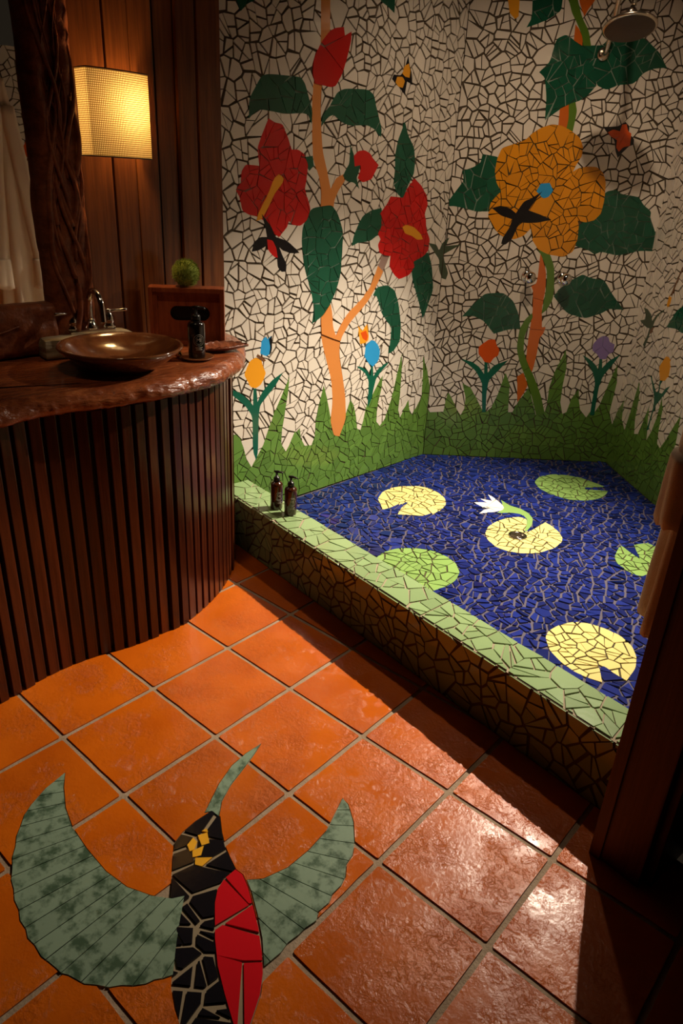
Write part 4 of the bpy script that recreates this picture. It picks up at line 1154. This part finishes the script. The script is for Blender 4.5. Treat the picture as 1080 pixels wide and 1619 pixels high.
for k in range(6):
    u = U0 + 0.02 + rv.random() * 0.5; v = rv.uniform(V0 - 0.14, V0 - 0.03); pts = []
    for q in range(8):
        pts.append((u, v, 0.072 + 0.008 * math.sin(q + k)))
        u += 0.06; v += 0.018 * math.sin(q * 1.1 + k)
        v = min(max(v, V0 - 0.155), V0 - 0.012); u = min(u, U1 - 0.01)
    tube('carved_root', catmull(pts, 4), [0.009 * (1 - 0.7 * i / 29) for i in range(29)], M_CARVE, rail, 8)
pts = [(UB - 0.020 + 0.003 * math.sin(k * 1.9), V0 - 0.15 + k * 0.02, 0.070 + 0.004 * math.cos(k * 1.9)) for k in range(70)]
tube('carved_rope', pts, [0.011 + 0.0025 * math.sin(k * 2.2) for k in range(70)], M_CARVE, stile, 8)

# ================================================================== WALL LAMP
LU0, LU1, LV0, LV1, LW = -0.545, -0.322, 1.588, 1.838, 0.115
lampO = S_LEFT.P((LU0 + LU1) / 2, LV0, 0.026)
sconce = tag(empty('wall_lamp', lampO), 'glowing woven-shade wall lamp on the plank wall', 'lamp')
ML = Matrix.Translation(-lampO) @ S_LEFT.M
sec = [(LU0 + 0.002, 0.030), (LU0 + 0.001, 0.06), (LU0, LW - 0.018)]
for k in range(11):
    t = k / 10; sec.append((LU0 + 0.004 + (LU1 - LU0 - 0.008) * t, LW - 0.012 + 0.016 * math.sin(PI * t)))
sec += [(LU1, LW - 0.018), (LU1 - 0.001, 0.06), (LU1 - 0.002, 0.030)]
vs = [(u, v, w) for v in (LV0, LV1) for (u, w) in sec]; ns = len(sec)
fs = [(i, i + 1, ns + i + 1, ns + i) for i in range(ns - 1)]
shade = mk('lamp_shade', vs, fs, M_SHADE, sconce, False, ML)
uvl = shade.data.uv_layers.new(name='UVMap')
dist = [0.0]
for i in range(1, ns): dist.append(dist[-1] + math.hypot(sec[i][0] - sec[i - 1][0], sec[i][1] - sec[i - 1][1]))
for lp in shade.data.loops:
    i = lp.vertex_index
    uvl.data[lp.index].uv = (dist[i % ns], 0.0 if i < ns else LV1 - LV0)
for nm, v in (('shade_rim', LV0), ('shade_rim', LV1)):
    tube(nm, [(u, v, w) for u, w in sec], 0.0022, M_WOOD, shade, 6)
box('back_plate', (LU0 + 0.05, LV0 + 0.05, 0.0265), (LU1 - 0.05, LV1 - 0.05, 0.034), M_WOOD_D, sconce, 0.0, ML)
bulb_w = S_LEFT.P(LU1 - 0.065, 1.735, 0.070)
lathe('bulb', [(0.0, -0.030), (0.014, -0.026), (0.022, -0.010), (0.024, 0.004), (0.018, 0.020), (0.011, 0.034), (0.011, 0.048), (0.0, 0.048)], mat('bulb_glass', (1, .8, .5), emit=(1.0, 0.55, 0.16), emit_s=14.0), sconce, 20, Matrix.Translation(bulb_w - lampO), cap=False)
bl = bpy.data.lights.new('wall_lamp_bulb_light', 'POINT'); bl.energy = 14.0; bl.color = (1.0, 0.63, 0.25); bl.shadow_soft_size = 0.03
blo = bpy.data.objects.new('wall_lamp_bulb_light', bl); blo.location = S_LEFT.P(LU1 - 0.065, 1.735, 0.070); COL.objects.link(blo)
MATS['bulb_glass'].node_tree.nodes['Principled BSDF'].inputs['Alpha'].default_value = 1.0

# ================================================================== BOX, BALL, BOTTLE, DISHES ON THE COUNTER
bx = S_LEFT.P(-0.372, ZC_, 0.098); by_ = Vector((-0.990, -0.128, ZC_))
dx = (by_ - bx); bw = dx.length; ang = math.atan2(dx.y, dx.x)
cab = tag(empty('tissue_box', bx, ang), 'red wooden tissue box with dark slot at the end of the counter', 'box')
BH, BD, BT = 0.210, 0.078, 0.016
box('side_panel', (0, 0, 0), (BT, BD, BH), M_BOX, cab, 0.002)
box('side_panel', (bw - BT, 0, 0), (bw, BD, BH), M_BOX, cab, 0.002)
box('top_panel', (BT, 0, BH - BT), (bw - BT, BD, BH), M_BOX, cab, 0.002)
box('bottom_panel', (BT, 0, 0), (bw - BT, BD, BT), M_BOX, cab, 0.002)
box('back_panel', (BT, BD - 0.008, BT), (bw - BT, BD, BH - BT), M_BOX, cab)
# front panel with slot
def ring_panel(x0, x1, z0, z1, sx0, sx1, sz0, sz1, y0, y1, name, m, parent):
    n = 32; out, inn = [], []
    r = (sz1 - sz0) / 2
    for k in range(n):
        a = 2 * PI * k / n
        cx = sx1 - r if math.cos(a) > 0 else sx0 + r
        ix, iz = cx + r * math.cos(a), (sz0 + sz1) / 2 + r * math.sin(a)
        inn.append((ix, iz))
        dxx, dzz = math.cos(a), math.sin(a)
        mx, mz = (x0 + x1) / 2, (z0 + z1) / 2
        t = min(((x1 - mx) / abs(dxx)) if abs(dxx) > 1e-6 else 9, ((z1 - mz) / abs(dzz)) if abs(dzz) > 1e-6 else 9)
        out.append((mx + dxx * t, mz + dzz * t))
    # snap nearest ring points onto the corners
    for c in ((x0, z0), (x1, z0), (x1, z1), (x0, z1)):
        k = min(range(n), key=lambda q: (out[q][0] - c[0]) ** 2 + (out[q][1] - c[1]) ** 2); out[k] = c
    vs = [(x, y, z) for y in (y0, y1) for (x, z) in out + inn]; fs = []
    for k in range(n):
        k2 = (k + 1) % n
        fs += [(k, k2, n + k2, n + k), (2 * n + k2, 2 * n + k, 3 * n + k, 3 * n + k2), (n + k, n + k2, 3 * n + k2, 3 * n + k)]
    return mk(name, vs, fs, m, parent)
fp = ring_panel(BT, bw - BT, BT, BH - BT, bw * 0.27, bw * 0.80, 0.088, 0.142, 0.026, 0.034, 'front_panel', M_BOX, cab)
box('slot_shade', (BT + 0.01, 0.050, BT + 0.01), (bw - BT - 0.01, 0.052, BH - BT - 0.01), M_BLACKP, cab)  # black sheet added behind the slot, standing in for the shade inside
box('door_edge', (BT, 0.010, BH - BT - 0.014), (bw - BT, 0.026, BH - BT), M_BOX, cab)
box('door_edge', (BT, 0.010, BT), (BT + 0.014, 0.026, BH - BT - 0.014), M_BOX, cab)

bc = bx + dx * 0.50 + Vector((-math.sin(ang), math.cos(ang), 0)) * 0.038
ball = empty('moss_ball', (bc.x, bc.y, ZC_ + BH))
tag(ball, 'fuzzy green moss ball on top of the wooden box', 'ball')
bm = bmesh.new(); bmesh.ops.create_icosphere(bm, subdivisions=4, radius=0.047)
for v in bm.verts:
    v.co *= 0.97 + 0.05 * noise.noise(v.co * 90) + 0.06 * noise.noise(v.co * 240)
    v.co.z = v.co.z + 0.049
core = mk_bm('moss_core', bm, M_MOSS, ball, True)
vs, fs = [], []
rm = random.Random(4)
for k in range(1600):
    z = rm.uniform(-0.97, 1); a = rm.uniform(0, 2 * PI); r = math.sqrt(1 - z * z)
    d = Vector((r * math.cos(a), r * math.sin(a), z)); p = d * 0.045 + Vector((0, 0, 0.0495))
    s1 = d.orthogonal().normalized() * 0.0011; s2 = d.cross(s1)
    tip = p + d * rm.uniform(0.006, 0.012) + s1 * rm.uniform(-3, 3) + s2 * rm.uniform(-3, 3)
    if tip.z < 0.001: continue
    b = len(vs); vs += [p + s1, p - s1 * 0.5 + s2 * 0.87, p - s1 * 0.5 - s2 * 0.87, tip]
    fs += [(b, b + 1, b + 3), (b + 1, b + 2, b + 3), (b + 2, b, b + 3)]
o = mk('moss_fibre', vs, fs, M_MOSS, core); o['kind'] = 'stuff'

def text_mesh(name, body, size, m, parent, matrix):
    c = bpy.data.curves.new(name, 'FONT'); c.body = body; c.size = size; c.align_x = 'CENTER'; c.align_y = 'CENTER'; c.extrude = 0.0002
    t = bpy.data.objects.new(name + '_src', c); COL.objects.link(t)
    dg = bpy.context.evaluated_depsgraph_get(); dg.update()
    me = bpy.data.meshes.new_from_object(t.evaluated_get(dg))
    bpy.data.objects.remove(t); bpy.data.curves.remove(c)
    me.materials.clear(); me.materials.append(m)
    o = bpy.data.objects.new(name, me); COL.objects.link(o); o.parent = parent; o.matrix_basis = matrix
    return o

def wrap(o, R, ang):
    """bend a flat print around a bottle of radius R; x = along, y = up"""
    for v in o.data.vertices:
        a = ang + v.co.x / R
        v.co = Vector(((R + v.co.z) * math.cos(a), (R + v.co.z) * math.sin(a), v.co.y))

def pump_bottle(name, loc, R, H, rotz, label, emblem_at=None, m=M_AMBER, group=None):
    b = tag(empty(name, loc, rotz), label, 'bottle', group)
    lathe('bottle_body', [(0.0, 0.0), (R * 0.94, 0.0), (R, 0.004), (R, H * 0.62), (R * 0.97, H * 0.655), (R * 0.82, H * 0.69), (R * 0.45, H * 0.715), (R * 0.42, H * 0.73), (0.0, H * 0.73)], m, b, 32, cap=False)
    p = lathe('pump_collar', [(0.0, H * 0.715), (R * 0.52, H * 0.715), (R * 0.52, H * 0.80), (R * 0.40, H * 0.83), (R * 0.20, H * 0.835), (R * 0.20, H * 0.935), (0.0, H * 0.935)], M_BLACKP, b, 24, cap=False)
    tube('pump_nozzle', [(-R * 0.35, 0, H * 0.955), (R * 0.3, 0, H * 0.965), (R * 0.9, 0, H * 0.955), (R * 1.15, 0, H * 0.935)], [R * 0.20, R * 0.22, R * 0.13, R * 0.09], M_BLACKP, p, 10)
    if emblem_at is not None:
        e = tube('emblem_ring', [(0.019 * math.cos(2 * PI * k / 36), 0.019 * math.sin(2 * PI * k / 36), 0) for k in range(37)], 0.00045, M_PRINT, b, 4)
        for v in e.data.vertices: v.co.z *= 0.5
        for v in e.data.vertices: v.co.y += H * 0.36
        wrap(e, R + 0.0006, emblem_at)
        e2 = tube('emblem_ring', [(0.0135 * math.cos(2 * PI * k / 36), 0.0135 * math.sin(2 * PI * k / 36), 0) for k in range(37)], 0.00035, M_PRINT, b, 4)
        for v in e2.data.vertices: v.co.y += H * 0.36
        wrap(e2, R + 0.0006, emblem_at)
        t = text_mesh('emblem_letters', 'MI', 0.018, M_PRINT, b, Matrix.Identity(4))
        for v in t.data.vertices: v.co.y += H * 0.36
        wrap(t, R + 0.0006, emblem_at)
        vs, fs = [], []
        for k in range(3):
            w = (0.014, 0.010, 0.012)[k]
            q = len(vs); y = H * (0.215 - 0.022 * k)
            for i in range(9):
                x = -w + 2 * w * i / 8
                vs += [(x, y, 0), (x, y + 0.0016, 0)]
            fs += [(q + 2 * i, q + 2 * i + 2, q + 2 * i + 3, q + 2 * i + 1) for i in range(8)]
        pr = mk('small_print', vs, fs, M_PRINT, b)
        wrap(pr, R + 0.0007, emblem_at)
    return b

def face_angle(loc, rotz, extra=0.0):
    d = CAM - Vector(loc)
    return math.atan2(d.y, d.x) - rotz + extra
pl = (-0.862, -0.318, ZC_ + 0.0065)
pump_bottle('soap_bottle', pl, 0.0300, 0.178, 0.9, 'black pump soap bottle with round emblem beside the sink', face_angle(pl, 0.9, 0.28), mat('black_glass', (0.006, 0.004, 0.004), rough=0.10, coat=0.5))
dish = lathe('soap_dish', [(0.0, 0.0), (0.045, 0.0), (0.056, 0.003), (0.062, 0.008), (0.060, 0.010), (0.052, 0.0065), (0.0, 0.0055)], M_BOWL, None, 36, Matrix.Translation((-0.866, -0.318, ZC_)) @ Matrix.Scale(1.0, 4), cap=False)
tag(dish, 'small round brown dish under the soap bottle', 'dish')
nug = on_z((286, 566), ZC_)
bm = bmesh.new(); bmesh.ops.create_uvsphere(bm, u_segments=20, v_segments=12, radius=0.014)
for v in bm.verts: v.co.z *= 0.85; v.co *= 1 + 0.12 * noise.noise(v.co * 80)
for v in bm.verts: v.co.z += 0.0125
gn = mk_bm('brass_knob', bm, M_BRASS, None, True, Matrix.Translation((nug.x - 0.01, nug.y - 0.005, ZC_)))
tag(gn, 'small round golden knob lying between sink and soap bottle', 'knob')

# carved leaf dish
A_ = Vector((-0.950, -0.262, ZC_)); B_ = Vector((-0.912, -0.072, ZC_ + 0.0))
ld = B_ - A_; LL = ld.length; la = math.atan2(ld.y, ld.x)
def leaf_dish():
    n, m_ = 22, 10; vs = []
    def pt(i, j, top):
        t = i / n; w = 0.052 * math.sin(PI * t ** 0.75) ** 0.8 + 0.0008
        s_ = -1 + 2 * j / m_
        zz = 0.006 + 0.020 * s_ * s_ * math.sin(PI * t) ** 0.5 + 0.030 * max(0, t - 0.55) ** 1.3
        ridge = 0.0022 * math.cos((t * 46) + abs(s_) * 5) if top else 0
        return (t * LL, s_ * w, zz + (0.005 + ridge if top else 0))
    for top in (False, True):
        for i in range(n + 1):
            for j in range(m_ + 1): vs.append(pt(i, j, top))
    fs = []; W_ = m_ + 1; off = (n + 1) * W_
    for i in range(n):
        for j in range(m_):
            a = i * W_ + j
            fs.append((a, a + W_, a + W_ + 1, a + 1)); fs.append((off + a, off + a + 1, off + a + W_ + 1, off + a + W_))
    for i in range(n):
        for j in (0, m_):
            a = i * W_ + j; fs.append((a, a + W_, off + a + W_, off + a) if j == 0 else (a + W_, a, off + a, off + a + W_))
    zmin = min(v[2] for v in vs)
    return [(x, y, z - zmin) for x, y, z in vs], fs
vs, fs = leaf_dish()
ldo = mk('leaf_dish', vs, fs, M_CARVE, None, True, Matrix.Translation(A_) @ Matrix.Rotation(la, 4, 'Z'))
tag(ldo, 'carved brown leaf-shaped dish at the tip of the counter', 'dish')

# ================================================================== SHOWER FITTINGS
head_p = Vector((-0.655, 1.685, 2.195))
arm_w = S_BACK.px((953, 86)); arm_p = S_BACK.P(arm_w[0], arm_w[1], 0.006)
sh = tag(empty('rain_shower', arm_p), 'round metal rain shower head on a long arched pipe', 'shower')
rel = lambda p: Vector(p) - arm_p
lathe('wall_flange', [(0.0, 0.0), (0.030, 0.0), (0.028, 0.006), (0.014, 0.012), (0.0, 0.012)], M_NICKEL, sh, 28, S_BACK.M.to_3x3().to_4x4(), cap=False)
top_p = head_p + Vector((0, 0, 0.085))
arm_pts = [arm_p + S_BACK.n * 0.004, arm_p + S_BACK.n * 0.05 + Z * 0.03]
mid1 = arm_p.lerp(top_p, 0.35) + Z * 0.19; mid2 = arm_p.lerp(top_p, 0.72) + Z * 0.26
arm_pts += [mid1, mid2, top_p + Z * 0.10 - (top_p - arm_p).normalized() * 0.02, top_p]
tube('pipe', [rel(p) for p in catmull(arm_pts, 8)], 0.0115, M_NICKEL, sh, 14)
tilt = Matrix.Rotation(math.radians(-19), 4, CR)
MH = Matrix.Translation(rel(head_p)) @ tilt
hd = lathe('rose', [(0.0, 0.0), (0.104, 0.0), (0.112, 0.004), (0.112, 0.010), (0.100, 0.020), (0.060, 0.030), (0.026, 0.036), (0.020, 0.044), (0.020, 0.052), (0.024, 0.060), (0.022, 0.074), (0.012, 0.084), (0.0, 0.086)], M_NICKEL, sh, 48, MH, cap=False)
lathe('nozzle_plate', [(0.0, -0.0015), (0.101, -0.0015), (0.103, 0.001), (0.0, 0.001)], M_NOZZLE, hd, 48, cap=False)

for k, q in enumerate(((834, 433), (890, 436))):
    u, v = S_BACK.px(q)
    pos = S_BACK.P(u, v - 0.012, 0.006)
    R3 = S_BACK.M.to_3x3().to_4x4()
    vlv = tag(empty('shower_valve', pos), ('left' if k == 0 else 'right') + ' of two chrome shower valves, ' + ('left of' if k == 0 else 'right of') + ' the vine', 'valve', 'shower valves on the back wall')
    lathe('escutcheon', [(0.0, 0.0), (0.034, 0.0), (0.034, 0.004), (0.024, 0.012), (0.014, 0.016), (0.012, 0.045), (0.0, 0.045)], M_CHROME, vlv, 28, R3, cap=False)
    lathe('handle', [(0.0, 0.040), (0.014, 0.040), (0.024, 0.046), (0.031, 0.056), (0.032, 0.066), (0.027, 0.078), (0.014, 0.086), (0.0, 0.088)], M_CHROME, vlv, 28, R3, cap=False)

# drain on the lily pad
dp = on_z((818, 849), ZS)
dr = tag(empty('floor_drain', (dp.x, dp.y, ZS + 0.007)), 'round chrome drain grate in the yellow lily pad', 'drain')
lathe('grate_ring', [(0.030, 0.0), (0.043, 0.0), (0.043, 0.003), (0.030, 0.003), (0.030, 0.0)], M_CHROME, dr, 32, cap=False)
lathe('grate_plate', [(0.0, 0.0), (0.031, 0.0), (0.031, 0.0015), (0.0, 0.0015)], M_NICKEL, dr, 32, cap=False)
for k in range(5):
    y = -0.022 + 0.011 * k; w = math.sqrt(max(0, 0.030 ** 2 - y * y))
    box('grate_bar', (-w, y - 0.0022, 0.0015), (w, y + 0.0022, 0.0032), M_CHROME, dr)

# two bottles on the curb
for k, (q, lab) in enumerate((((437, 806), 'amber pump bottle on the curb, farther from the viewer'), ((459, 815), 'amber pump bottle with printed label on the curb, nearer the viewer'))):
    p = on_z(q, HC + 0.006)
    d = (p - CAM); d.z = 0; p = p + d.normalized() * 0.020
    pump_bottle('shampoo_bottle', (p.x, p.y, HC + 0.0058), 0.0265, 0.178, 0.55, lab, face_angle(p, 0.55, 0.45 if k == 0 else 0.22), M_AMBER, 'pump bottles on the curb')

# ================================================================== ROBE
hook_u = 1.50
RC = Vector((0.772, 0.190, 0))             # robe centre line
t4 = S_END.ex; n4 = S_END.n
hook = tag(empty('robe_hook', S_END.P((RC - S_END.O).dot(t4), 1.985, 0.006)), 'brass hook holding the robe', 'hook')
R4 = S_END.M.to_3x3().to_4x4()
lathe('hook_plate', [(0.0, 0.0), (0.020, 0.0), (0.018, 0.004), (0.0, 0.005)], M_BRASS, hook, 20, R4, cap=False)
tube('hook_arm', [R4 @ Vector(p) for p in ((0, 0, 0.004), (0, -0.006, 0.03), (0, 0.0, 0.055), (0, 0.02, 0.065))], [0.005, 0.005, 0.005, 0.006], M_BRASS, hook, 10)
robe = tag(empty('bathrobe', (RC.x, RC.y, 0.50)), 'oatmeal coloured bathrobe hanging behind the wooden post', 'robe')
def drape(name, zs, half_w, half_d, cx, cy, folds, amp, seed, parent, nseg=72, thick=0.006):
    vs, fs = [], []
    for iz, z in enumerate(zs):
        f = iz / (len(zs) - 1)
        w, d = half_w(f), half_d(f)
        for k in range(nseg):
            a = 2 * PI * k / nseg
            ca, sa = math.cos(a), math.sin(a)
            rr = 1 + amp * (0.35 + 0.65 * f) * math.sin(folds * a + seed + 0.9 * math.sin(2.2 * f + seed)) + 0.06 * noise.noise(Vector((ca * 2, sa * 2, z * 4 + seed)))
            x = math.copysign(abs(ca) ** 0.8, ca) * w * rr + cx(f); y = math.copysign(abs(sa) ** 0.8, sa) * d * rr + cy(f)
            P_ = t4 * x + n4 * y
            zz = z + (0.012 * noise.noise(Vector((ca * 3, sa * 3, seed))) if iz == len(zs) - 1 else 0)
            vs.append((P_.x, P_.y, zz - 0.50))
    for i in range(len(zs) - 1):
        for k in range(nseg):
            k2 = (k + 1) % nseg
            fs.append((i * nseg + k2, i * nseg + k, (i + 1) * nseg + k, (i + 1) * nseg + k2))
    fs.append(tuple(range(nseg)))
    o = mk(name, vs, fs, M_ROBE, parent, True)
    sm = o.modifiers.new('cloth', 'SOLIDIFY'); sm.thickness = thick; sm.offset = -1
    return o
zs = [1.95 - (1.95 - 0.56) * (i / 36) for i in range(37)]
drape('robe_body', zs, lambda f: 0.030 + 0.130 * f ** 0.85, lambda f: 0.022 + 0.040 * min(1, f * 3) + 0.022 * f, lambda f: 0.0, lambda f: 0.004 * f, 9, 0.15, 0.4, robe)
zs2 = [1.82 - (1.82 - 0.90) * (i / 22) for i in range(23)]
for sgn, sd in ((-1, 2.0), (1, 5.0)):
    slv = drape('robe_sleeve', zs2, lambda f: 0.034 + 0.022 * f, lambda f: 0.026 + 0.016 * f, lambda f: sgn * (0.030 + 0.096 * f), lambda f: 0.040 + 0.018 * f, 5, 0.10, sd, robe)
    drape('cuff', [1.035, 1.03, 0.975, 0.90, 0.875], lambda f: 0.064 + 0.006 * f, lambda f: 0.050, lambda f: sgn * 0.126, lambda f: 0.060, 6, 0.08, sd, slv, 48)

# ================================================================== LAMPS
for nm, p, aim, lab in (('wall_spotlight', L1_POS, L1_AIM, 'black spotlight on an arm on the right shower wall'), ('ceiling_downlight', L2_POS, L2_AIM, 'ceiling downlight over the middle of the shower'), ('ceiling_downlight', L3_POS, L3_AIM, 'ceiling downlight over the vanity')):
    wall_mounted = nm == 'wall_spotlight'
    if wall_mounted:
        uv = (p - S_RIGHT.O); base = S_RIGHT.P(uv.dot(S_RIGHT.ex), p.z + 0.06, 0.007)
    else:
        base = Vector((p.x, p.y, 3.05))
    t = tag(empty(nm, base), lab, 'lamp')
    q = (aim - p).to_track_quat('-Z', 'Y').to_matrix().to_4x4()
    Mx = Matrix.Translation(p - base) @ q
    lathe('lamp_can', [(0.034, 0.006), (0.038, 0.006), (0.040, 0.085), (0.0, 0.088)], M_BLACKP, t, 28, Mx, cap=False)
    lathe('lamp_lens', [(0.0, 0.012), (0.033, 0.012), (0.033, 0.016), (0.0, 0.016)], M_LAMP, t, 28, Mx, cap=False)
    top = Mx @ Vector((0, 0, 0.08))
    if wall_mounted:
        tube('lamp_arm', [top, Vector((0, 0, 0))], 0.007, M_BLACKP, t, 8)
        lathe('lamp_mount', [(0.0, 0.0), (0.04, 0.0), (0.04, 0.012), (0.0, 0.014)], M_BLACKP, t, 24, S_RIGHT.M.to_3x3().to_4x4(), cap=False)
    else:
        tube('lamp_stem', [top, Vector((top.x, top.y, 0))], 0.008, M_BLACKP, t, 8)
